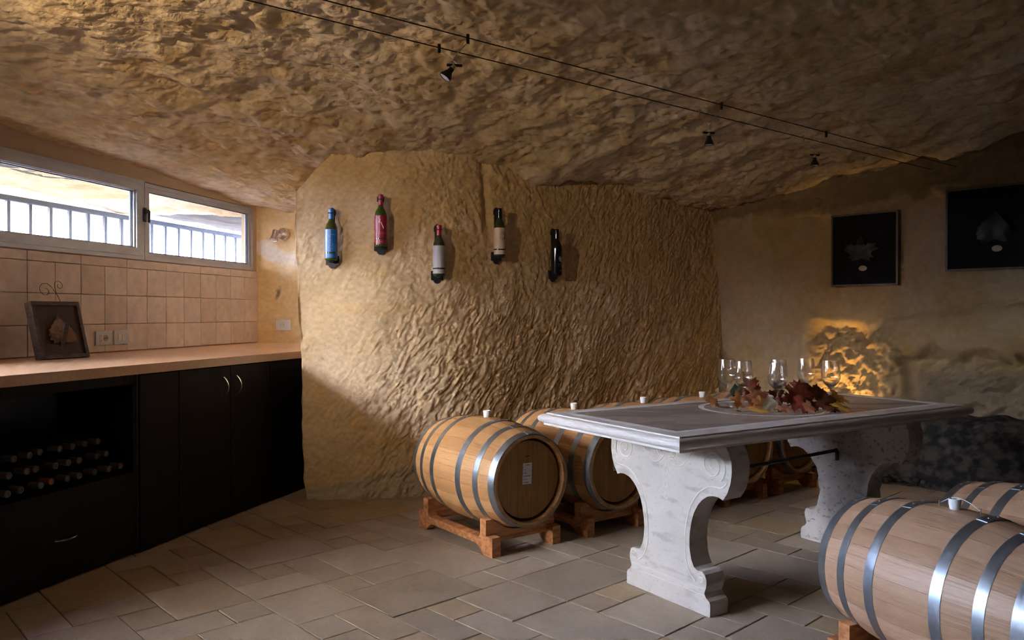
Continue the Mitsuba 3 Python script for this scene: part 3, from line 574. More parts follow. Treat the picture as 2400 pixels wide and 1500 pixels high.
for li, row in enumerate(lay):
    for bi, u in enumerate(row):
        org = li == 0 and bi == 5
        k = thing('stored_wine_bottle', 'stored wine bottle with a copper orange capsule in the bottom row' if org else f'dusty wine bottle lying in the {ROW[li]} row of the cabinet, {ORD[bi]} from the right', 'bottle', 'wine bottles lying in the open cabinet')
        dy = 0.335 + 0.03 * li + float(rng.uniform(-0.012, 0.03))
        M = CB @ shift(u, dy, 0.419 + 0.038 + 0.0655 * li) @ frame(0, 0, 0, float(rng.normal(0, 2.0))) @ rotx(90)
        put(part(k, 'body'), sb_body, M); put(part(k, 'capsule'), caps['capsule_orange' if org else 'cork_dusty'], M)

# ---------------------------------------------------------------- sockets and switch
def plate(parent_label, cat_, M, w, h, body, kind):
    k = thing('wall_socket' if kind != 'switch' else 'light_switch', parent_label, cat_)
    add(k, 'cover_plate', box(-w / 2, w / 2, -0.010, 0, -h / 2, h / 2, 0.003), body, M)
    if kind == 'switch':
        add(k, 'rocker', box(-0.036, -0.001, -0.014, -0.008, -0.024, 0.024, 0.002), 'white_plastic', M); add(k, 'rocker', box(0.001, 0.036, -0.014, -0.008, -0.024, 0.024, 0.002), 'white_plastic', M)
    else:
        add(k, 'insert', box(-0.036, 0.036, -0.0125, -0.008, -0.024, 0.024, 0.0015), 'white_plastic', M)
        ringm = lathe([(0.0185, 0), (0.0205, 0), (0.0205, 0.003), (0.0185, 0.003)], 28, closed=True); ringm.apply_transform(shift(0.012 if kind == 'double' else -0.008, -0.0125, 0) @ rotx(90))
        disc = lathe([(0, 0), (0.0185, 0), (0.0185, 0.001), (0, 0.001)], 28); disc.apply_transform(shift(0.012 if kind == 'double' else -0.008, -0.0124, 0) @ rotx(90))
        add(k, 'socket_ring', ringm, 'grey_plastic', M); add(k, 'socket_face', disc, 'grey_plastic' if kind == 'double' else 'white_plastic', M)
        holes_ = [(-0.0095 + 0.012, 0), (0.0095 + 0.012, 0), (0.012, 0)] if kind == 'double' else [(-0.0175, 0), (-0.008, 0), (0.0015, 0)]
        if kind == 'double': holes_ += [(-0.024, 0.014), (-0.024, 0), (-0.024, -0.014)]
        for hx, hz in holes_:
            pm = lathe([(0, 0), (0.0026, 0), (0.0026, 0.002), (0, 0.002)], 10); pm.apply_transform(shift(hx, -0.0126, hz) @ rotx(90)); add(k, 'hole', pm, 'black_plastic', M)
    return k
plate('silver double wall socket on the tiles beside the leaning framed leaf', 'socket', WL @ shift(0.775, -0.012, 1.058), 0.142, 0.098, 'silver_plastic', 'double')
plate('silver light switch plate on the tiles right of the double socket', 'switch', WL @ shift(0.938, -0.012, 1.058), 0.138, 0.096, 'silver_plastic', 'switch')
plate('white wall socket on the ochre end wall above the worktop', 'socket', frame(-2.03, 7.018, 1.118, 0), 0.137, 0.098, 'white_plastic', 'single')

# chrome spot lamp on the end wall
k = thing('wall_spotlight', 'small chrome spotlight on the ochre end wall by the window', 'lamp')
M = frame(-2.03, 7.018, 1.925, 0)
add(k, 'wall_base', (lambda m: (m.apply_transform(rotx(90)), m)[1])(lathe([(0, 0), (0.052, 0), (0.054, 0.008), (0.046, 0.034), (0.02, 0.046), (0, 0.048)], 28)), 'chrome', M)
add(k, 'arm', tube([(0, -0.04, 0), (-0.02, -0.06, -0.005), (-0.045, -0.07, -0.01)], 0.010, 10), 'chrome', M)
head = lathe([(0, 0.048), (0.022, 0.046), (0.026, 0.035), (0.027, -0.005), (0.034, -0.035), (0.036, -0.045), (0.030, -0.045), (0.022, -0.02), (0, -0.018)], 26)
add(k, 'lamp_head', head, 'chrome', M @ shift(-0.055, -0.075, -0.018) @ roty(8) @ rotx(-18))
add(k, 'lens', lathe([(0, -0.043), (0.029, -0.043), (0.029, -0.040), (0, -0.040)], 24), 'lamp_lens', M @ shift(-0.055, -0.075, -0.018) @ roty(8) @ rotx(-18))

# ---------------------------------------------------------------- leaves
def maple_poly(kind=0):
    half = [(0.0, 1.0), (0.07, 0.80), (0.17, 0.83), (0.15, 0.62), (0.26, 0.50), (0.40, 0.66), (0.45, 0.58), (0.70, 0.62), (0.62, 0.46), (0.80, 0.34), (0.52, 0.22), (0.46, 0.12), (0.60, -0.02), (0.40, -0.05), (0.44, -0.20), (0.20, -0.14), (0.03, -0.06)]
    if kind == 1: half = [(0.0, 1.0), (0.10, 0.86), (0.24, 0.72), (0.27, 0.66), (0.42, 0.56), (0.40, 0.50), (0.55, 0.40), (0.47, 0.34), (0.60, 0.20), (0.50, 0.16), (0.56, 0.02), (0.42, 0.0), (0.40, -0.12), (0.22, -0.10), (0.03, -0.02)]
    pts = half + [(-x, y) for x, y in half[::-1] if x > 0]
    return Polygon(pts)
def leaf_mesh(size, kind=0, curl=0.25, seed=0, fold=0.15):
    poly = maple_poly(kind)
    v, f = trimesh.creation.triangulate_polygon(poly, engine='earcut')
    m = trimesh.Trimesh(np.c_[v, np.zeros(len(v))], f, process=False)
    for _ in range(2): m = m.subdivide()
    p = m.vertices.copy(); x, y = p[:, 0], p[:, 1] - 0.4
    r2 = x * x + y * y; ang = np.arctan2(x, y)
    p[:, 2] = -curl * r2 + fold * np.abs(x) + 0.06 * np.cos(ang * 5) * r2 + 0.10 * (n3(x * 3 + seed, y * 3, seed, 3) - 0.5)
    q = p * size
    top = trimesh.Trimesh(q + [0, 0, 0.0004], m.faces, process=False); bot = trimesh.Trimesh(q - [0, 0, 0.0004], m.faces[:, ::-1], process=False)
    return cat(top, bot)
def spiral(c, r0, r1, a0, turns, n=40):
    a = a0 + np.linspace(0, turns * 2 * np.pi, n); r = np.linspace(r0, r1, n); return np.stack([c[0] + r * np.cos(a), c[1] + r * np.sin(a)], 1)

# leaning box frame with pressed leaf on the worktop
k = thing('framed_leaf', 'dark wooden box frame with a pressed leaf leaning on the worktop', 'picture frame')
LF = frame(-2.598, 4.365, 0.966, 70.5) @ rotx(-15)
add(k, 'frame', ring(0, 0.315, 0, 0.335, 0.020, 0.020, 0.022, 0.022, 0, 0.05), 'dark_wood', LF, smooth=20)
add(k, 'backing', box(0.018, 0.297, 0.012, 0.02, 0.02, 0.315, 0.001), 'picture_back', LF)
R90 = rotx(90)
add(k, 'leaf', leaf_mesh(0.150, 1, 0.2, 4, 0.12), 'leaf_brown', LF @ shift(0.155, -0.001, 0.105) @ R90, smooth=True, label='veined brown pressed leaf')
add(k, 'leaf', leaf_mesh(0.085, 1, 0.2, 7, 0.10), 'leaf_copper', LF @ shift(0.205, -0.006, 0.10) @ frame(0, 0, 0, 0) @ R90, smooth=True, label='copper coloured leaf half')
add(k, 'prop', box(0.14, 0.17, 0.05, 0.062, 0.0, 0.22, 0.001), 'dark_wood', LF @ shift(0, 0.05, -0.0) @ rotx(30) @ shift(0, -0.05, 0))
stem = np.array([(0.205, 0.335), (0.195, 0.365), (0.175, 0.40)])
w_a = np.vstack([[(0.212, 0.33), (0.203, 0.36), (0.190, 0.392)], spiral((0.125, 0.405), 0.048, 0.012, 0.45, 1.15, 30) + [0.0, 0.0]])
w_b = np.vstack([[(0.203, 0.36), (0.192, 0.392), (0.190, 0.42)], spiral((0.222, 0.437), 0.031, 0.009, 3.0, -1.1, 28)])
for wpts in (w_a, w_b):
    add(k, 'wire_tendril', tube(np.c_[wpts[:, 0], np.full(len(wpts), 0.02), wpts[:, 1]], 0.0014, 6), 'iron', LF)

# pictures on the back wall
BWM = frame(BW_O[0], BW_O[1], 0, -47)      # x along the wall, y into the wall
def wall_picture(t0, t1, z0, z1, label, kind):
    k = thing('leaf_picture', label, 'picture')
    M = BWM @ shift(0, -0.055, 0)
    add(k, 'frame', ring(t0, t1, z0, z1, 0.014, 0.014, 0.014, 0.014, 0, 0.04), 'picture_frame_wood', M, smooth=20)
    add(k, 'board', box(t0 + 0.012, t1 - 0.012, 0.010, 0.038, z0 + 0.012, z1 - 0.012, 0.001), 'board_black', M)
    tc, zc = (t0 + t1) / 2 - (0.02 if kind == 0 else 0.06), (z0 + z1) / 2
    s = 0.17 if kind == 0 else 0.20
    add(k, 'leaf', leaf_mesh(s, 0 if kind == 0 else 1, 0.45, 3 + kind, 0.25), 'leaf_metal', M @ shift(tc, -0.014, zc - (0.06 if kind == 0 else 0.08)) @ R90, smooth=True, label='dark moulded leaf')
    pl = lathe([(0, 0), (0.032, 0), (0.032, 0.003), (0.028, 0.005), (0, 0.005)], 28); pl.apply_transform(np.diag([1, 0.68, 1, 1.0])); pl.apply_transform(shift(tc + 0.012, 0.010, z0 + (0.135 if kind == 0 else 0.145)) @ R90)
    pk = add(k, 'plaque', pl, 'plaque', M, label='small oval brass plaque')
    st = tube(np.array([(tc + 0.06, 0, zc + 0.06), (tc + 0.10, 0, zc + 0.11), (tc + 0.15, 0, zc + 0.13), (tc + 0.185, 0, zc + 0.115), (tc + 0.19, 0, zc + 0.09)]), 0.0025, 6)
    add(k, 'stem', st, 'iron', M)
wall_picture(1.085, 1.592, 1.432, 1.992, 'smaller dark picture of a moulded leaf with oval plaque', 0)
wall_picture(1.918, 2.66, 1.520, 2.098, 'larger dark leaf picture cut off by the right edge of the view', 1)

# ---------------------------------------------------------------- bottles on the rock wall
def wrap(mesh, R):
    v = mesh.vertices.copy(); a = v[:, 0] / R; r = R + v[:, 2]
    return trimesh.Trimesh(np.c_[r * np.sin(a), -r * np.cos(a), v[:, 1]], mesh.faces, process=False)
def text(s, h, x, y, R, depth=0.0004):
    m = meshkit.text_mesh(s, h, depth); m.apply_translation([x - m.bounds[:, 0].mean(), y, 0])
    for _ in range(1): m = m.subdivide()
    return wrap(m, R)
def strokes(lines, wd, R, depth=0.0005):
    from shapely.geometry import LineString
    g = unary_union([LineString(l).buffer(wd) for l in lines]); out = []
    for q in getattr(g, 'geoms', [g]):
        m = prism(q, depth); out.append(m.subdivide())
    return wrap(cat(*out), R)
def flat_wrap(poly, R, depth=0.0005):
    m = prism(poly, depth)
    for _ in range(2): m = m.subdivide()
    return wrap(m, R)
RB = 0.0395
BODY = {'tall': [(0, 0), (0.034, 0), (0.0385, 0.005), (RB, 0.012), (RB, 0.195), (0.0365, 0.215), (0.029, 0.236), (0.019, 0.252), (0.0155, 0.266), (0.0150, 0.325), (0, 0.326)]}
def capsule(z0=0.268): return lathe([(0.0156, z0), (0.0162, z0 + 0.002), (0.0160, 0.318), (0.0172, 0.320), (0.0172, 0.334), (0.0160, 0.3365), (0, 0.337)], 24)
def sleeve(z0, z1): return lathe([(RB + 0.0001, z0), (RB + 0.0006, z0 + 0.0003), (RB + 0.0006, z1 - 0.0003), (RB + 0.0001, z1)], 48)
def bracket_shape():
    g = Polygon([(-0.016, -0.02), (0.016, -0.02), (0.016, 0.33), (-0.016, 0.33)])
    g = g.union(Point(0, -0.022).buffer(0.026)).union(Polygon([(-0.036, -0.02), (0.036, -0.02), (0.036, 0.03), (-0.036, 0.03)]).buffer(0.006)).union(Point(0.022, -0.010).buffer(0.018)).union(Point(-0.022, -0.010).buffer(0.018))
    g = g.union(Polygon([(-0.018, 0.30), (0.018, 0.30), (0.018, 0.325), (-0.018, 0.325)]).buffer(0.005)).union(Point(0, 0.328).buffer(0.018))
    return g.simplify(0.0006)
def mounted(s, z, off, glass, cap, lab, label, deco):
    x, y, nx_, ny_ = block_at(s)
    ang = math.degrees(math.atan2(-nx_, ny_)) + 180
    # local frame: x to the right along the wall, y into the wall
    deg = math.degrees(math.atan2(nx_, -ny_))
    b = float(bulge(z + 0.1)) * float(sm(0, 0.5, s))
    b += 0.008
    M0 = frame(float(x + nx_ * (b + off)), float(y + ny_ * (b + off)), z, deg)
    k = thing('bottle_bracket', 'black iron wall bracket behind the ' + deco['bname'], 'bracket')
    pl = prism_xz(bracket_shape(), off - 0.022, off - 0.014)
    add(k, 'back_plate', pl, 'iron_plate', M0, smooth=25)
    add(k, 'peg', cat(tube([(0, off - 0.016, -0.005), (0, 0.0, -0.008), (0, -0.02, -0.004), (0, -0.026, 0.006)], 0.004, 8), box(-0.018, 0.018, -0.018, off - 0.014, -0.006, -0.001, 0.001)), 'iron_plate', M0)
    a = np.linspace(0.5, 2 * np.pi - 0.5, 26) + np.pi / 2
    add(k, 'neck_ring', tube(np.vstack([[(-0.006, off - 0.016, 0.308)], np.c_[0.0195 * np.cos(a), 0.0195 * np.sin(a), np.full(26, 0.306)], [(0.006, off - 0.016, 0.308)]]), 0.0028, 8), 'iron_plate', M0)
    k = thing('wine_bottle', label, 'bottle')
    Mr = M0 @ frame(0, 0, 0, deco.get('turn', 0))
    add(k, 'glass', lathe(BODY['tall'], 40), glass, Mr, smooth=40)
    add(k, 'capsule', capsule(), cap, Mr, smooth=35)
    if lab:
        add(k, 'label', sleeve(0.054, 0.200), lab, Mr, smooth=35); add(k, 'label', sleeve(0.016, 0.045), lab, Mr, smooth=35)
    for nm, mesh, col in deco['prints']: add(k, nm, mesh, col, Mr, smooth=20)
    return k
R1 = RB + 0.0006
rr = np.random.default_rng(3)
grapes = [np.c_[0.0075 * np.cos(np.linspace(0, 6.3, 14)) + gx_, 0.0075 * np.sin(np.linspace(0, 6.3, 14)) * 1.2 + gz_].tolist() for gx_, gz_ in [(-0.010, 0.072), (0.004, 0.066), (0.017, 0.072), (-0.004, 0.086), (0.010, 0.084), (-0.014, 0.092), (0.003, 0.102), (0.016, 0.096), (-0.007, 0.108), (-0.006, 0.122)]]
arc = np.c_[0.024 * np.cos(np.linspace(-0.6, 1.5, 14)) + 0.004, 0.030 * np.sin(np.linspace(-0.6, 1.5, 14)) + 0.080].tolist()
mounted(0.192, 1.559, 0.060, 'bottle_green', 'label_blue', 'label_blue', 'wine bottle with blue label and blue capsule, first from the rock wall edge', {'bname': 'bottle with blue label', 'turn': 6, 'prints': [
    ('print', strokes(grapes + [arc], 0.00055, R1), 'print_blue'), ('lettering', strokes([[(-0.010, 0.158), (-0.007, 0.150), (-0.004, 0.163), (0.0, 0.172)]] + [[(0.002 + 0.004 * i, 0.164), (0.003 + 0.004 * i, 0.169), (0.005 + 0.004 * i, 0.164)] for i in range(6)], 0.0006, R1), 'print_blue'),
    ('lettering', text('imò', 0.010, 0.004, 0.026, R1), 'print_blue')]})
K_ = [[(-0.020, 0.150), (-0.016, 0.172), (-0.017, 0.190)], [(-0.014, 0.152), (-0.010, 0.166), (-0.006, 0.174)], [(-0.014, 0.158), (-0.006, 0.156)]]
knife = Polygon([(-0.006, 0.156), (-0.002, 0.158), (0.010, 0.136), (0.018, 0.118), (0.014, 0.114), (0.008, 0.120), (0.002, 0.136), (-0.007, 0.151)])
mounted(0.500, 1.651, 0.060, 'bottle_green', 'label_red', 'label_red', 'wine bottle with dark red label and red capsule, highest on the rock wall', {'bname': 'bottle with dark red label', 'turn': 4, 'prints': [
    ('print', cat(strokes(K_, 0.0013, R1), flat_wrap(knife, R1)), 'print_white'), ('lettering', cat(text('FALANGHINA', 0.0042, -0.004, 0.089, R1), text('Puglia 2015', 0.0046, 0.0, 0.079, R1)), 'label_grey') if False else ('lettering', cat(strokes([[(-0.026 + 0.0045 * i, 0.090), (-0.024 + 0.0045 * i, 0.093)] for i in range(10)], 0.0007, R1), strokes([[(-0.028 + 0.005 * i, 0.080), (-0.0255 + 0.005 * i, 0.0835)] for i in range(11)], 0.0007, R1)), 'label_grey'),
    ('lettering', text('imò', 0.011, -0.004, 0.026, R1), 'label_grey')]})
man = [[(-0.018, 0.170), (-0.020, 0.160), (-0.017, 0.156), (-0.021, 0.148), (-0.014, 0.146)], [(-0.016, 0.172), (-0.010, 0.168), (-0.012, 0.150)], [(-0.008, 0.170), (-0.003, 0.172), (-0.005, 0.164)], [(-0.004, 0.155), (0.000, 0.146), (0.008, 0.140)]]
mounted(0.861, 1.466, 0.060, 'bottle_glass', 'capsule_red', 'label_grey', 'wine bottle with pale grey label and bright red capsule, third along the rock wall', {'bname': 'bottle with pale grey label', 'turn': 0, 'prints': [
    ('print', strokes(man, 0.0006, R1), 'print_grey'), ('lettering', strokes([[(-0.002 + 0.004 * i, 0.104), (0.0 + 0.004 * i, 0.107)] for i in range(6)], 0.0004, R1), 'print_grey'), ('lettering', text('imò', 0.008, 0.006, 0.025, R1), 'print_grey')]})
circ = lambda r, c, a0, a1: np.c_[c[0] + r * np.cos(np.linspace(a0, a1, 30)), c[1] + r * 1.15 * np.sin(np.linspace(a0, a1, 30))].tolist()
cres = Point(0.002, 0.142).buffer(0.023).difference(Point(-0.0045, 0.142).buffer(0.0235)).union(Point(0.002, 0.160).buffer(0.004))
mounted(1.320, 1.612, 0.060, 'bottle_glass', 'bottle_black', 'label_kraft', 'wine bottle with kraft paper label and a circle emblem, fourth along the rock wall', {'bname': 'bottle with kraft paper label', 'turn': -2, 'prints': [
    ('print', cat(strokes([circ(0.022, (-0.002, 0.142), 0, 6.28), circ(0.016, (0.002, 0.142), 0, 6.28)], 0.0006, R1), flat_wrap(cres if cres.geom_type == 'Polygon' else max(cres.geoms, key=lambda g: g.area), R1)), 'print_dark'),
    ('lettering', strokes([[(-0.010 + 0.004 * i, 0.098), (-0.008 + 0.004 * i, 0.101)] for i in range(6)], 0.0004, R1), 'print_grey'), ('lettering', text('imò', 0.008, 0.006, 0.026, R1), 'print_grey')]})
eagle = Polygon([(-0.012, 0.128), (-0.010, 0.112), (-0.002, 0.098), (0.006, 0.100), (0.012, 0.092), (0.018, 0.106), (0.024, 0.118), (0.020, 0.134), (0.014, 0.124), (0.006, 0.136), (0.0, 0.142), (-0.006, 0.130)])
mounted(1.827, 1.499, 0.060, 'bottle_black', 'bottle_black', None, 'all black wine bottle with a small grey print, last along the rock wall', {'bname': 'all black bottle', 'turn': -4, 'prints': [
    ('print', flat_wrap(eagle, RB), 'print_grey'), ('lettering', strokes([[(-0.018 + 0.004 * i, 0.078), (-0.016 + 0.004 * i, 0.081)] for i in range(10)], 0.0007, RB), 'print_grey'),
    ('lettering', strokes([[(-0.016 + 0.004 * i, 0.066), (-0.014 + 0.004 * i, 0.066)] for i in range(8)], 0.0007, RB), 'print_gold'), ('lettering', text('imò', 0.008, 0.008, 0.030, RB), 'print_grey')]})

# ---------------------------------------------------------------- barrels
BL, BB, BH, NST = 0.40, 0.282, 0.235, 26
def brad(s): return BB - (BB - BH) * (np.abs(s) / BL) ** 2
def stave(i, widths):
    a0, a1 = widths[i], widths[i + 1]; g = 0.0012
    sv = np.concatenate([[-BL], np.linspace(-0.385, 0.385, 13), [BL]])
    out = []
    aa = np.linspace(a0 + g, a1 - g, 4)
    def P(s, a, r): return np.stack([s, -r * np.sin(a), r * np.cos(a)], -1)
    Sg, Ag = np.meshgrid(sv, aa, indexing='ij')
    drop = np.zeros_like(Sg); drop[:, 0] = drop[:, -1] = 0.0007; drop[0] += 0.004; drop[-1] += 0.004
    outer = P(Sg, Ag, brad(Sg) - drop)
    thick = np.interp(np.abs(sv), [0, 0.365, 0.366, BL], [0.024, 0.024, 0.040, 0.020])
    inner = P(Sg, Ag, brad(Sg) - thick[:, None])
    uvs = []
    mo = grid_mesh(outer); uvs.append(np.stack([Sg.ravel(), i + 0.02 + (Ag.ravel() - a0) * 0.28], 1))
    mi_ = grid_mesh(inner[:, ::-1]); uvs.append(np.stack([Sg[:, ::-1].ravel(), i + 0.02 + (Ag[:, ::-1].ravel() - a0) * 0.28], 1))
    parts = [mo, mi_]
    for col in (0, -1):
        sd = np.stack([outer[:, col], inner[:, col]], 1); sd = sd if col == -1 else sd[:, ::-1]
        parts.append(grid_mesh(sd)); uvs.append(np.stack([np.repeat(sv, 2), np.full(2 * len(sv), i + 0.05)], 1))
    for rw in (0, -1):
        e = np.stack([outer[rw], inner[rw]], 0); e = e if rw == 0 else e[::-1]
        parts.append(grid_mesh(e)); uvs.append(np.stack([np.full(8, 0.0), i + 0.02 + np.tile(aa - a0, 2) * 0.28], 1))
    return cat(*parts), np.vstack(uvs)
wv = np.r_[0, np.cumsum(rng.uniform(0.75, 1.25, NST))]; wv = wv / wv[-1] * 2 * np.pi
wv = wv - wv[1] / 2
def hoop(s, w, lapdeg):
    sv = np.linspace(s - w / 2, s + w / 2, 4); n = 96; a = np.linspace(0, 2 * np.pi, n + 1)
    th = 0.0016
    Sg, Ag = np.meshgrid(sv, a, indexing='ij'); r = brad(Sg) + th
    outer = np.stack([Sg, -r * np.sin(Ag), r * np.cos(Ag)], -1)
    e0 = np.stack([sv[0] + 0 * a, -(brad(sv[0]) - 0.002) * np.sin(a), (brad(sv[0]) - 0.002) * np.cos(a)], -1)
    e1 = np.stack([sv[-1] + 0 * a, -(brad(sv[-1]) - 0.002) * np.sin(a), (brad(sv[-1]) - 0.002) * np.cos(a)], -1)
    la = np.radians(lapdeg + np.linspace(-13, 13, 9)); Sl, Al = np.meshgrid(np.linspace(s - w / 2, s + w / 2, 3), la, indexing='ij')
    rl = brad(Sl) + th + 0.0018; lap = np.stack([Sl, -rl * np.sin(Al), rl * np.cos(Al)], -1)
    low_ = np.stack([Sl, -(rl - 0.002) * np.sin(Al), (rl - 0.002) * np.cos(Al)], -1)
    sides = [grid_mesh(np.stack([lap[0], low_[0]])), grid_mesh(np.stack([lap[-1], low_[-1]])), grid_mesh(np.stack([lap[:, 0], low_[:, 0]])), grid_mesh(np.stack([lap[:, -1], low_[:, -1]]))]
    return cat(grid_mesh(outer), grid_mesh(np.stack([e0, outer[0]])), grid_mesh(np.stack([outer[-1], e1])), grid_mesh(lap), *sides)
HOOPS = [(0.379, 0.040), (0.268, 0.036), (0.130, 0.040), (-0.130, 0.040), (-0.268, 0.036), (-0.379, 0.040)]
LAP = [-8, -6, -4, 4, 7, 9]
stave_m = [stave(i, wv) for i in range(NST)]
stave_ply = {c: [mikit.ply(m_, c, smooth=True, uv=uv_) for m_, uv_ in stave_m] for c in ('oak', 'oak_pale')}
hoop_ply = [mikit.ply(hoop(s, w_, l), 'hoop_steel', smooth=35) for (s, w_), l in zip(HOOPS, LAP)]
rv = trimesh.creation.icosphere(2, 0.0062); rv.apply_transform(np.diag([1, 1, 0.55, 1.0]))
rivet_ply = mikit.ply(rv, 'rivet_steel', smooth=True)
def rivets(i):
    s, w_ = HOOPS[i]; r = brad(s) + 0.0035
    for da in (-5, 5):
        a = math.radians(LAP[i] + da); yield shift(s, -r * math.sin(a), r * math.cos(a)) @ rotx(math.degrees(a))
hb = np.linspace(-0.2, 0.2, 7); HR = 0.199; head_ply = []
for i in range(6):
    y0_, y1_ = hb[i] + 0.0005, hb[i + 1] - 0.0005
    strip = Point(0, 0).buffer(HR, 48).intersection(Polygon([(y0_, -1), (y1_, -1), (y1_, 1), (y0_, 1)]))
    m_ = prism(strip, 0.016)
    v = m_.vertices[m_.faces].reshape(-1, 3)
    P_ = np.c_[0.354 + v[:, 2], v[:, 0], v[:, 1]]
    head_ply.append(mikit.ply(trimesh.Trimesh(P_, np.arange(len(v)).reshape(-1, 3), process=False), 'oak_head', smooth=False, uv=np.c_[v[:, 1], i + 40 + 0.3 + (v[:, 0] - y0_) * 0.8]))
bk = lathe([(0, 0), (HR, 0), (HR, 0.016), (0, 0.016)], 40); bk.apply_transform(roty(90)); bk.apply_translation([-0.370, 0, 0])
head_back = mikit.ply(bk, 'oak_head', smooth=30, uv=None)
bung_ply = mikit.ply(lathe([(0, -0.005), (0.0165, -0.005), (0.0215, 0.034), (0.0205, 0.0365), (0.0185, 0.0365), (0.0170, 0.030), (0, 0.030)], 28), 'silicone', smooth=35)
def barrel(x, y, deg, k_, zc, wood, label, group, paper=False, pins=False):
    k = thing('wine_barrel', label, 'barrel', group)
    M = frame(x, y, zc, deg) @ np.diag([k_, k_, k_, 1.0])
    for i in range(NST): put(part(k, 'stave'), stave_ply[wood][i], M)
    for i in range(6):
        h = put(part(k, 'hoop'), hoop_ply[i], M)
        for R_ in rivets(i): put(part(h, 'rivet'), rivet_ply, M @ R_)
    for i in range(6): put(part(k, 'head_board'), head_ply[i], M)
    put(part(k, 'rear_head'), head_back, M)
    put(part(k, 'bung'), bung_ply, M @ shift(0, 0, BB)); labels[k + '__bung'] = {'label': 'white silicone bung'}
    if paper:
        PM = M @ shift(0.3712, -0.006, 0.035) @ rotx(-2)
        pk = add(k, 'paper_tag', box(0, 0.0008, -0.029, 0.029, -0.058, 0.05, 0.0002), 'paper', PM, label='white paper tag with printed lines')
        rows_ = [(0.040, -0.010, 0.014), (0.016, -0.024, -0.012), (0.0, -0.024, -0.006), (-0.0165, -0.024, 0.022), (-0.033, -0.024, 0.001), (-0.049, -0.024, 0.010)]
        ms = []
        for z_, a_, b_ in rows_:
            yv = a_
            while yv < b_:
                wd = random.uniform(0.0016, 0.0034); hh = random.uniform(0.0014, 0.0024)
                ms.append(box(0.0008, 0.0012, yv, min(yv + wd, b_), z_ - hh, z_ + hh, 0.0001)); yv += wd + 0.0009
        add(k, 'printed_lines', cat(*ms), 'ink', PM)
        add(k, 'stamp', cat(*[box(0.3702, 0.3708, -0.016 + 0.004 * q, -0.013 + 0.004 * q, 0.117, 0.121, 0.0001) for q in range(7)]), 'ink', M)
    if pins:
        pk = cat(*[tube([(sx, 0.0, BB - 0.002), (sx, 0.0, BB + 0.018)], 0.0017, 6) for sx in (-0.062, 0.095)], *[lathe([(0, 0), (0.004, 0), (0.004, 0.0012), (0, 0.0012)], 10).apply_translation([sx, 0, BB + 0.018]) for sx in (-0.062, 0.095)])
        add(k, 'pin', pk, 'steel', M)
        tw = np.linspace(0, 1, 20)
        add(k, 'cord', tube(np.c_[-0.055 + 0.15 * tw, 0.004 * np.sin(tw * 9), BB + 0.012 + 0.030 * np.sin(np.pi * np.clip(tw * 1.05, 0, 1))], 0.0013, 6), 'print_white', M, label='thin white cord over the bung')
    return k
rail_poly = Polygon([(-0.365, 0), (-0.29, 0), (-0.255, 0.028), (-0.215, 0.047), (0.215, 0.047), (0.255, 0.028), (0.29, 0), (0.365, 0), (0.365, 0.098), (0.315, 0.098), (0.315, 0.088), (0.262, 0.088), (0.262, 0.076), (-0.262, 0.076), (-0.262, 0.088), (-0.315, 0.088), (-0.315, 0.098), (-0.365, 0.098)])
rail_poly = Polygon([(-0.365, 0), (-0.285, 0), (-0.245, 0.034), (-0.215, 0.045), (0.215, 0.045), (0.245, 0.034), (0.285, 0), (0.365, 0), (0.365, 0.098), (0.26, 0.098), (0.24, 0.082), (-0.24, 0.082), (-0.26, 0.098), (-0.365, 0.098)])
rail_m = prism_xz(rail_poly, -0.026, 0.026)
cradle = Polygon([(-0.222, 0.060), (0.222, 0.060), (0.222, 0.172), (0.150, 0.172)] + [(0.262 * math.sin(a), 0.368 - 0.262 * math.cos(a)) for a in np.linspace(0.60, -0.60, 13)] + [(-0.150, 0.172), (-0.222, 0.172)])
cradle = Polygon([(-0.222, 0.060), (0.222, 0.060), (0.222, 0.178)] + [(0.262 * math.sin(a), 0.368 - 0.262 * math.cos(a)) for a in np.linspace(0.755, -0.755, 17)] + [(-0.222, 0.178)]).buffer(0)
cm = prism(cradle, 0.052); cm.apply_transform(np.array([[0, 0, 1, -0.026], [1, 0, 0, 0], [0, 1, 0, 0], [0, 0, 0, 1.0]]))
rail_ply, cross_ply = mikit.ply(rail_m, 'stand_wood', smooth=25), mikit.ply(cm, 'stand_wood', smooth=25)
def stand(x, y, deg, k_, label, group):
    k = thing('barrel_stand', label, 'stand', group)
    M = frame(x, y, 0, deg) @ np.diag([k_, k_, k_, 1.0])
    for sy in (-0.195, 0.195): put(part(k, 'rail'), rail_ply, M @ shift(0, sy, 0))
    for sx in (0.285, -0.285): put(part(k, 'cross_beam'), cross_ply, M @ shift(sx, 0, 0))
row = [(-0.138, 4.345, -53.5), (0.370, 4.70, -53.5), (0.838, 5.035, -53.5), (1.295, 5.375, -53.5), (1.750, 5.71, -53.5)]
names = ['oak barrel nearest the rock wall corner with a paper tag on its head', 'oak barrel second in the row, half hidden by the marble table leg', 'oak barrel third in the row, mostly hidden behind the table top', 'oak barrel fourth in the row behind the table', 'oak barrel at the far end of the row, seen under the table']
for i, (x, y, dg) in enumerate(row):
    stand(x, y, dg, 1.0, ['low reddish wood stand under the barrel with the paper tag', 'low wood stand under the second barrel beside the table leg', 'low wood stand under the third barrel of the row', 'low wood stand under the fourth barrel of the row', 'low wood stand under the barrel at the far end of the row'][i], 'wooden stands of the barrel row')
    barrel(x, y, dg, 1.0, 0.368, 'oak', names[i], 'oak barrels along the rock wall', paper=i < 2)
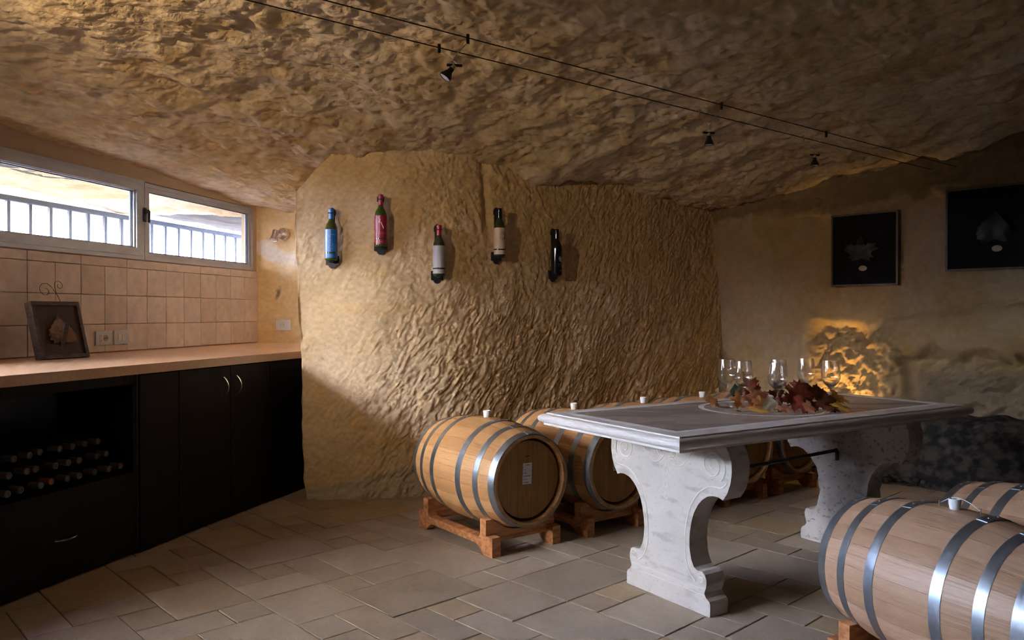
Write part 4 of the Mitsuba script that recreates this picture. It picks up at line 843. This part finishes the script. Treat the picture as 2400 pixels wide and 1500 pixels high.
for (x, y), lab, pins in (((1.425, 2.535), 'large pale oak barrel with blue shining hoops in the right foreground', True), ((1.955, 2.80), 'pale oak barrel behind the foreground barrel at the right edge', False)):
    stand(x, y, -65.5, 0.91, 'low wood stand under ' + ('the foreground barrel' if pins else 'the barrel at the right edge'), 'wooden stands of the foreground barrels')
    barrel(x, y, -65.5, 0.91, 0.335, 'oak_pale', lab, 'pale barrels in the foreground', pins=pins)

# ---------------------------------------------------------------- the marble table
k = thing('marble_table', 'long marble table on two carved stone legs with inlaid top', 'table')
TB = frame(0.625, 2.939, 0, 32.0)
LX, LY, TZ = 1.94, 0.865, 0.76
arc_ = [(0.012 + 0.0225 * math.sin(t_), -0.0275 + 0.0205 * math.cos(t_)) for t_ in np.linspace(0.05, 2.75, 16)]
prof = [(0.0, 0.0), (0.003, -0.0006), (0.005, -0.0025), (0.0055, -0.0052), (0.009, -0.0062)] + arc_ + [(0.014, -0.0470), (0.013, -0.0485), (0.0135, -0.0575), (0.0, -0.058)]
loops = []
for o, z in prof:
    loops.append([(-o, -o, TZ + z), (LX + o, -o, TZ + z), (LX + o, LY + o, TZ + z), (-o, LY + o, TZ + z)])
V = []; Fc = []
for (a, b) in zip(loops, loops[1:]):
    for i in range(4):
        j = (i + 1) % 4; n = len(V); V += [a[i], a[j], b[j], b[i]]; Fc += [(n, n + 2, n + 1), (n, n + 3, n + 2)]
n = len(V); V += loops[0] + loops[-1]; Fc += [(n, n + 1, n + 2), (n, n + 2, n + 3), (n + 4, n + 6, n + 5), (n + 4, n + 7, n + 6)]
tm = trimesh.Trimesh(V, Fc, process=False); tm.merge_vertices(); tm.fix_normals()
tk = add(k, 'table_top', tm, 'table_border', TB, smooth=False)
field = Polygon([(0.088, 0.108), (LX - 0.088, 0.108), (LX - 0.088, LY - 0.082), (0.088, LY - 0.082)])
outer_r = Polygon([(0.054, 0.076), (LX - 0.054, 0.076), (LX - 0.054, LY - 0.048), (0.054, LY - 0.048)])
CC = (0.97, 0.4385); cir_o, cir_i = Point(*CC).buffer(0.305, 48), Point(*CC).buffer(0.277, 48)
def slab(poly, h=0.0006):
    ms = [prism(g, h) for g in getattr(poly, 'geoms', [poly]) if g.geom_type == 'Polygon']
    m = cat(*ms); m.apply_translation([0, 0, TZ - 0.0002]); return m
add(tk, 'inlay_border', slab(outer_r.difference(field), 0.0007), 'inlay_marble', TB, smooth=False, label='pale blue grey inlaid border line')
add(tk, 'inlay_circle', slab(cir_o.difference(cir_i), 0.0007), 'inlay_marble', TB, smooth=False, label='pale inlaid circle in the centre')
add(tk, 'centre_panel', slab(field.difference(cir_o).union(cir_i), 0.0005), 'table_marble', TB, smooth=False, label='veined grey brown marble field')

hp = [(0.247, 0.0), (0.248, 0.05), (0.243, 0.062), (0.226, 0.072), (0.216, 0.088), (0.222, 0.104), (0.228, 0.125), (0.228, 0.145), (0.220, 0.165), (0.203, 0.174), (0.180, 0.172), (0.160, 0.180), (0.147, 0.205), (0.137, 0.24), (0.134, 0.28), (0.137, 0.32), (0.146, 0.365), (0.160, 0.405), (0.182, 0.442), (0.205, 0.466), (0.232, 0.484), (0.262, 0.492), (0.290, 0.492), (0.312, 0.484), (0.334, 0.515), (0.350, 0.555), (0.357, 0.60), (0.355, 0.64), (0.342, 0.675), (0.325, 0.700), (0.320, 0.7035)]
LC = 0.268
legp = Polygon([(LC + x, z) for x, z in hp] + [(LC - x, z) for x, z in hp[::-1]]).buffer(0)
def leg_mesh(th, rough, seed):
    core = prism_xz(legp, 0.0, th)
    m = core.subdivide_to_size(0.03 if rough else 0.05)
    if rough:
        v = m.vertices.copy(); nz = f3(v[:, 0] * 22, v[:, 1] * 22, v[:, 2] * 22, 3, seed) - 0.5
        c = np.array([LC, th / 2, 0.35]); dr_ = v - c; dr_[:, 1] *= 2.0; dr_ /= np.linalg.norm(dr_, axis=1, keepdims=True)
        keep = (v[:, 2] > 0.004) & (v[:, 2] < 0.70)
        m = trimesh.Trimesh(v + dr_ * (nz * 0.022 * keep)[:, None], m.faces, process=False)
    return m
LG1 = frame(0.509, 3.583, 0, -56.5); LG2 = frame(1.562, 4.304, 0, -56.5)
l1 = add(k, 'leg', leg_mesh(0.105, False, 1), 'limestone', LG1, smooth=28, label='white carved limestone leg with volutes')
def relief(pts2, r=0.003, y=0.0005): p = np.asarray(pts2, float); return tube(np.c_[p[:, 0], np.full(len(p), y), p[:, 1]], r, 6)
def smooth_line(pts, n=30):
    p = np.array(pts, float); t = np.r_[0, np.cumsum(np.linalg.norm(np.diff(p, axis=0), axis=1))]; q = np.linspace(0, t[-1], n)
    return np.c_[PchipInterpolator(t, p[:, 0])(q), PchipInterpolator(t, p[:, 1])(q)]
for sgn, nm in ((1, 1), (-1, -1)):
    vc = (LC + sgn * 0.262, 0.612)
    sp = spiral((0, 0), 0.066, 0.010, -0.9, 1.9, 60); sp[:, 0] *= sgn
    add(l1, 'volute_scroll', relief(sp + vc, 0.0044), 'carving', LG1)
    br = smooth_line([(LC + sgn * x, z) for x, z in [(0.335, 0.555), (0.300, 0.530), (0.255, 0.528), (0.205, 0.505), (0.165, 0.465), (0.135, 0.41), (0.117, 0.345), (0.110, 0.27), (0.116, 0.205), (0.135, 0.16), (0.170, 0.126)]], 50)
    add(l1, 'border_moulding', relief(br, 0.0042), 'carving', LG1)
    add(l1, 'foot_scroll', relief(spiral((0, 0), 0.024, 0.006, 0.3, 1.3, 30) * [sgn, 1] + (LC + sgn * 0.198, 0.142), 0.0026), 'carving', LG1)
    sw = smooth_line([(LC + sgn * x, z) for x, z in [(0.012, 0.615), (0.03, 0.596), (0.065, 0.578), (0.105, 0.598), (0.140, 0.64), (0.165, 0.672)]], 30)
    add(l1, 'swag', relief(sw, 0.003), 'carving', LG1)
    add(l1, 'rosette_scroll', relief(spiral((0, 0), 0.026, 0.005, 3.9, 1.4, 30) * [sgn, 1] + (LC + sgn * 0.034, 0.635), 0.0026), 'carving', LG1)
for zt, sc in ((0.560, 1.0), (0.500, 0.85), (0.448, 0.6)):
    bell = [[(LC, zt + 0.03 * sc), (LC - 0.010 * sc, zt), (LC - 0.017 * sc, zt - 0.026 * sc)], [(LC, zt + 0.03 * sc), (LC + 0.010 * sc, zt), (LC + 0.017 * sc, zt - 0.026 * sc)], [(LC, zt + 0.03 * sc), (LC, zt - 0.02 * sc)], [(LC - 0.017 * sc, zt - 0.026 * sc), (LC - 0.008 * sc, zt - 0.018 * sc), (LC, zt - 0.03 * sc), (LC + 0.008 * sc, zt - 0.018 * sc), (LC + 0.017 * sc, zt - 0.026 * sc)]]
    add(l1, 'bellflower', cat(*[relief(smooth_line(b_, 10), 0.0024) for b_ in bell]), 'carving', LG1)
add(l1, 'base_line', cat(relief([(LC - 0.215, 0.104), (LC + 0.215, 0.104)], 0.0018, 0.001), relief([(LC - 0.222, 0.080), (LC + 0.222, 0.080)], 0.0018, 0.001)), 'carving', LG1)
add(k, 'leg', leg_mesh(0.12, True, 5), 'weathered_limestone', LG2, smooth=32, label='weathered grey stone leg with dark stains')
# iron tie rod between the legs
p1, p2 = (LG1 @ np.array([0.262, 0.10, 0.500, 1]))[:3], (LG2 @ np.array([0.250, -0.030, 0.512, 1]))[:3]
add(k, 'tie_rod', cat(tube([p1, p1 * 0.5 + p2 * 0.5, p2], 0.0085, 10), tube([p2 + [0, 0, 0.004], p2 + [0.006, 0.003, -0.004], p2 + [0.010, 0.006, -0.022], p2 + [0.010, 0.006, -0.052]], 0.0095, 10)), 'iron', label='black iron rod with a bent end between the legs')

# ---------------------------------------------------------------- wine glasses
gp_o = [(0.0, 0.0), (0.034, 0.0), (0.0355, 0.0012), (0.034, 0.0022), (0.016, 0.0050), (0.006, 0.0095), (0.0038, 0.018), (0.0034, 0.05), (0.0036, 0.092), (0.0055, 0.103), (0.014, 0.111), (0.027, 0.122), (0.037, 0.136), (0.0425, 0.152), (0.0438, 0.168), (0.0425, 0.188), (0.0395, 0.210), (0.0358, 0.2345), (0.0352, 0.236)]
gp_i = [(0.0345, 0.2355), (0.0348, 0.234), (0.0384, 0.210), (0.0414, 0.188), (0.0427, 0.168), (0.0414, 0.152), (0.0358, 0.137), (0.0262, 0.1238), (0.013, 0.1135), (0.0, 0.111)]
glass_ply = mikit.ply(lathe(gp_o + gp_i, 48), 'wine_glass_material', smooth=40)
for (x, y), lab in zip([(1.050, 3.860), (1.088, 3.715), (1.216, 3.614), (1.300, 3.85), (1.465, 3.93), (1.515, 3.75)],
                       ['empty wine glass, leftmost on the marble table', 'empty wine glass, second from left beside the orange leaves', 'empty wine glass standing in front of the red leaves', 'empty wine glass hidden behind the front centre one', 'empty wine glass behind the red leaves, second from right', 'empty wine glass, rightmost on the table']):
    k2 = thing('wine_glass', lab, 'wine glass', 'wine glasses on the marble table'); put(k2, glass_ply, frame(x, y, TZ + 0.0008, 17 * x * 10))

# ---------------------------------------------------------------- leaf centrepiece
k = thing('leaf_centrepiece', 'centrepiece of red and orange maple leaves lying on the marble table', 'leaves')
kinds = {c: [mikit.ply(leaf_mesh(1.0, 0, cu, sd, fo), c, smooth=True) for cu, sd, fo in ((0.30, 1, 0.18), (0.15, 5, 0.32))] for c in ('maple_orange', 'maple_salmon', 'maple_red', 'maple_brown', 'maple_yellow')}
def cam_pt(px, py_, Y): d = np.array([(px - 1200) / FOC, 1.0, -(py_ - 735) / FOC]); return np.array([0, 0, EYE]) + d * Y
# (pixel-free) world positions: x, y, z above table, size, colour, facing tilt, turn
LV = [(0.965, 3.80, 0.020, 0.055, 'maple_orange', 60, 150, 0), (1.075, 3.78, 0.030, 0.075, 'maple_orange', 50, 60, 1), (1.13, 3.72, 0.016, 0.080, 'maple_salmon', 45, 110, 1), (1.165, 3.74, 0.075, 0.085, 'maple_salmon', 68, -25, 0), (1.155, 3.66, 0.030, 0.07, 'maple_orange', 50, 200, 0), (1.14, 3.82, 0.10, 0.085, 'maple_red', 70, 20, 1),
      (1.20, 3.68, 0.020, 0.075, 'maple_yellow', 25, 100, 0), (1.13, 3.61, 0.008, 0.07, 'maple_yellow', 12, -60, 0), (1.31, 3.68, 0.075, 0.11, 'maple_red', 62, 35, 1), (1.29, 3.62, 0.035, 0.09, 'maple_red', 50, 160, 1), (1.36, 3.66, 0.030, 0.085, 'maple_red', 55, -120, 0), (1.38, 3.75, 0.085, 0.09, 'maple_red', 66, -40, 0),
      (1.43, 3.78, 0.080, 0.085, 'maple_brown', 60, 15, 0), (1.46, 3.72, 0.060, 0.09, 'maple_brown', 55, -35, 1), (1.40, 3.65, 0.020, 0.085, 'maple_brown', 35, 150, 1), (1.49, 3.70, 0.025, 0.085, 'maple_brown', 40, 80, 0), (1.56, 3.76, 0.045, 0.07, 'maple_yellow', 35, -70, 1), (1.53, 3.66, 0.015, 0.08, 'maple_yellow', 18, -100, 0), (1.47, 3.62, 0.010, 0.075, 'maple_brown', 15, -150, 0),
      (1.25, 3.61, 0.010, 0.06, 'maple_salmon', 30, 180, 0), (1.36, 3.60, 0.014, 0.06, 'maple_salmon', 40, -100, 1), (1.26, 3.78, 0.06, 0.08, 'maple_brown', 60, 70, 1)]
for x, y, z, s, col, tilt, turn, v_ in LV:
    M = frame(x, y, TZ + z + 0.012, 20) @ rotx(tilt) @ frame(0, 0, 0, turn) @ shift(0, -0.4 * s, 0) @ np.diag([s, s, s, 1.0])
    put(part(k, 'leaf'), kinds[col][v_], M)
add(k, 'pale_leaf', leaf_mesh(0.078, 1, 0.2, 3, 0.2), 'maple_cream', frame(1.198, 3.645, TZ + 0.010, 15) @ rotx(72), smooth=True, label='cream coloured upright leaf')
add(k, 'pale_leaf', leaf_mesh(0.078, 1, 0.1, 5, -0.25), 'maple_salmon', frame(1.232, 3.66, TZ + 0.010, 30) @ rotx(72) @ frame(0, 0, 0, -22), smooth=True)
for x, y, s, t_ in ((1.10, 3.86, 0.06, 70), (1.45, 3.84, 0.07, 65), (1.50, 3.80, 0.05, 50)):
    add(k, 'ivy_leaf', leaf_mesh(s, 1, 0.2, 2, 0.2), 'ivy_green', frame(x, y, TZ + 0.06, 10) @ rotx(t_), smooth=True, label='dark green leaf')
tw = smooth_line([(1.10, 3.74), (1.19, 3.69), (1.30, 3.70), (1.42, 3.72), (1.52, 3.74)], 24); zt = TZ + 0.012 + 0.02 * np.sin(np.linspace(0, 9, 24)) ** 2
add(k, 'twig', tube(np.c_[tw, zt], 0.0028, 6), 'twig')

# ---------------------------------------------------------------- cable lights under the ceiling
cd = np.array([0.785, 0.619]); WZ = 2.264
for nm, p, lab in (('a', np.array([-0.286, 3.11]), 'thin dark lighting cable stretched under the ceiling, nearer of the pair to the rock wall'), ('b', np.array([-0.167, 3.00]), 'thin dark lighting cable stretched under the ceiling, farther of the pair from the rock wall')):
    ts = np.linspace(-4.0, 4.36, 40); pts = np.c_[p[0] + cd[0] * ts, p[1] + cd[1] * ts, np.full(40, WZ)]
    one('lighting_cable', lab, 'cable', tube(pts, 0.0022, 6), 'cable_dark', group='lighting cables')
def cable_lamp(A, B, hold, dirv, clampcol, label):
    k = thing('cable_spotlight', label, 'spotlight', 'spotlights on the lighting cables')
    A, B, hold = np.array([*A, WZ]), np.array([*B, WZ]), np.array(hold, float); dv = np.array(dirv, float); dv /= np.linalg.norm(dv)
    for P_, c_ in ((A, clampcol), (B, 'lamp_black')):
        m = box(-0.006, 0.006, -0.006, 0.006, -0.022, 0.014, 0.002); m.apply_translation(P_); add(k, 'clamp', m, c_)
    side = np.array([0.018, 0.004, 0.0])
    for P_, q in ((A, hold + side), (B, hold - side)): add(k, 'rod', tube([P_ + [0, 0, -0.018], (P_ + q) / 2, q], 0.0016, 6), 'rod_steel')
    add(k, 'socket_bar', tube([hold - side * 1.6, hold, hold + side * 1.6], 0.0055, 10), 'lamp_black')
    Rm = trimesh.geometry.align_vectors([0, 0, 1], dv); Rm[:3, 3] = hold
    add(k, 'lamp_base', lathe([(0, 0.0), (0.0085, 0.0), (0.0085, 0.018), (0, 0.018)], 16), 'porcelain', Rm)
    add(k, 'reflector', lathe([(0, 0.016), (0.010, 0.016), (0.011, 0.030), (0.017, 0.040), (0.0225, 0.052), (0.0245, 0.062), (0.0235, 0.062), (0.016, 0.046), (0, 0.042)], 28), 'lamp_black', Rm)
    add(k, 'lens', lathe([(0, 0.058), (0.0232, 0.058), (0.0232, 0.060), (0, 0.060)], 24), 'lamp_lens', Rm)
cable_lamp((-0.286, 3.11), (-0.167, 3.00), (-0.222, 3.05, 2.176), (-0.55, -0.1, -0.75), 'lamp_black', 'tilted black spotlight hanging from the cables, nearest the viewer')
cable_lamp((0.970, 4.10), (1.050, 3.967), (1.000, 4.02, 2.138), (0.03, 0, -1), 'rod_steel', 'black spotlight hanging straight down from the cables, second of three')
cable_lamp((1.730, 4.70), (1.823, 4.59), (1.780, 4.65, 2.152), (0.0, 0, -1), 'rod_steel', 'black spotlight hanging from the cables, farthest of three')

# a fourth spotlight on the same cables, beside the viewer, is the one that is lit: it washes the rock wall
cable_lamp((-2.013, 1.748), (-1.894, 1.638), (-1.95, 1.70, 2.17), (1.2, 3.5, -0.30), 'lamp_black', 'lit black spotlight on the cables beside the viewer, aimed at the rock wall')
scene['spotlight_beam'] = {'type': 'spot', 'to_world': T().look_at(origin=[-1.925, 1.775, 2.16], target=[-0.65, 5.3, 1.95], up=[0, 0, 1]), 'intensity': rgb((0.046, 0.0335, 0.0195)), 'cutoff_angle': 35.0, 'beam_width': 20.0}

# ---------------------------------------------------------------- dark rock outcrop, pebbles and the uplight
th_, zz2 = np.arange(1.12, 3.3, 0.02), np.linspace(0, 1, 46)
gt2, gk = np.meshgrid(th_, zz2, indexing='ij')
hh = np.interp(gt2, [1.1, 1.25, 1.6, 2.4, 3.3], [0.05, 0.40, 0.52, 0.50, 0.50]) + 0.08 * (f3(gt2 * 4, 0 * gt2, 0, 3, 141) - 0.5)
dep = np.interp(gt2, [1.1, 1.3, 2.0, 3.3], [0.06, 0.24, 0.42, 0.55])
an = gk * np.pi / 2
o = dep * np.cos(an) ** 0.7 - 0.12 + 0.07 * (flake(gt2 * 5, gk * 5, 5, 143) - 0.5) + 0.05 * (f3(gt2 * 9, gk * 7, 0, 3, 145) - 0.5)
zo = hh * np.sin(an) - 0.01
struct('wall_outcrop', grid_mesh(np.stack([BW_O[0] + BW_D[0] * gt2 + BW_N[0] * o, BW_O[1] + BW_D[1] * gt2 + BW_N[1] * o, zo], -1)), 'dark_rock', smooth=True, label='dark charcoal rock at the foot of the back wall')
pts = []
peb = []
r5 = np.random.default_rng(11)
base_p = trimesh.creation.icosphere(1, 1.0)
while len(peb) < 900:
    t_ = r5.uniform(0.15, 3.2); of = r5.uniform(0.02, 1.0)
    p_ = BW_O + BW_D * t_ + BW_N * of
    if not pebble_edge.buffer(-0.01).contains(Point(*p_)): continue
    s_ = r5.uniform(0.014, 0.034)
    v = base_p.vertices * [s_, s_ * r5.uniform(0.6, 0.95), s_ * r5.uniform(0.5, 0.75)]
    v = v * (1 + 0.18 * (r5.random((len(v), 1)) - 0.5))
    v = trimesh.transform_points(v, frame(p_[0], p_[1], s_ * 0.3 + r5.uniform(0, 0.035), r5.uniform(0, 360)))
    peb.append(trimesh.Trimesh(v, base_p.faces, process=False))
kk = one('pebbles', 'dark rounded pebbles filling the bed at the foot of the back wall', 'pebbles', cat(*peb), 'pebble', smooth=True)
labels[kk]['kind'] = 'stuff'
UP = (2.50, 6.13)
k = thing('uplight', 'small floor spotlight among the pebbles shining up into the niche', 'lamp')
up = lathe([(0, 0), (0.045, 0), (0.05, 0.01), (0.05, 0.10), (0.046, 0.105), (0.044, 0.10), (0.044, 0.026), (0, 0.026)], 24)
UM = frame(UP[0], UP[1], 0.02, -47) @ rotx(-36) @ roty(4)
add(k, 'housing', up, 'lamp_black', UM)
put(part(k, 'bulb'), {**mikit.ply(lathe([(0.001, 0.034), (0.016, 0.034), (0.016, 0.030), (0.001, 0.030)][::-1], 20), 'lamp_lens', smooth=False), 'emitter': {'type': 'area', 'radiance': rgb((36.0, 21.0, 6.5))}}, UM)
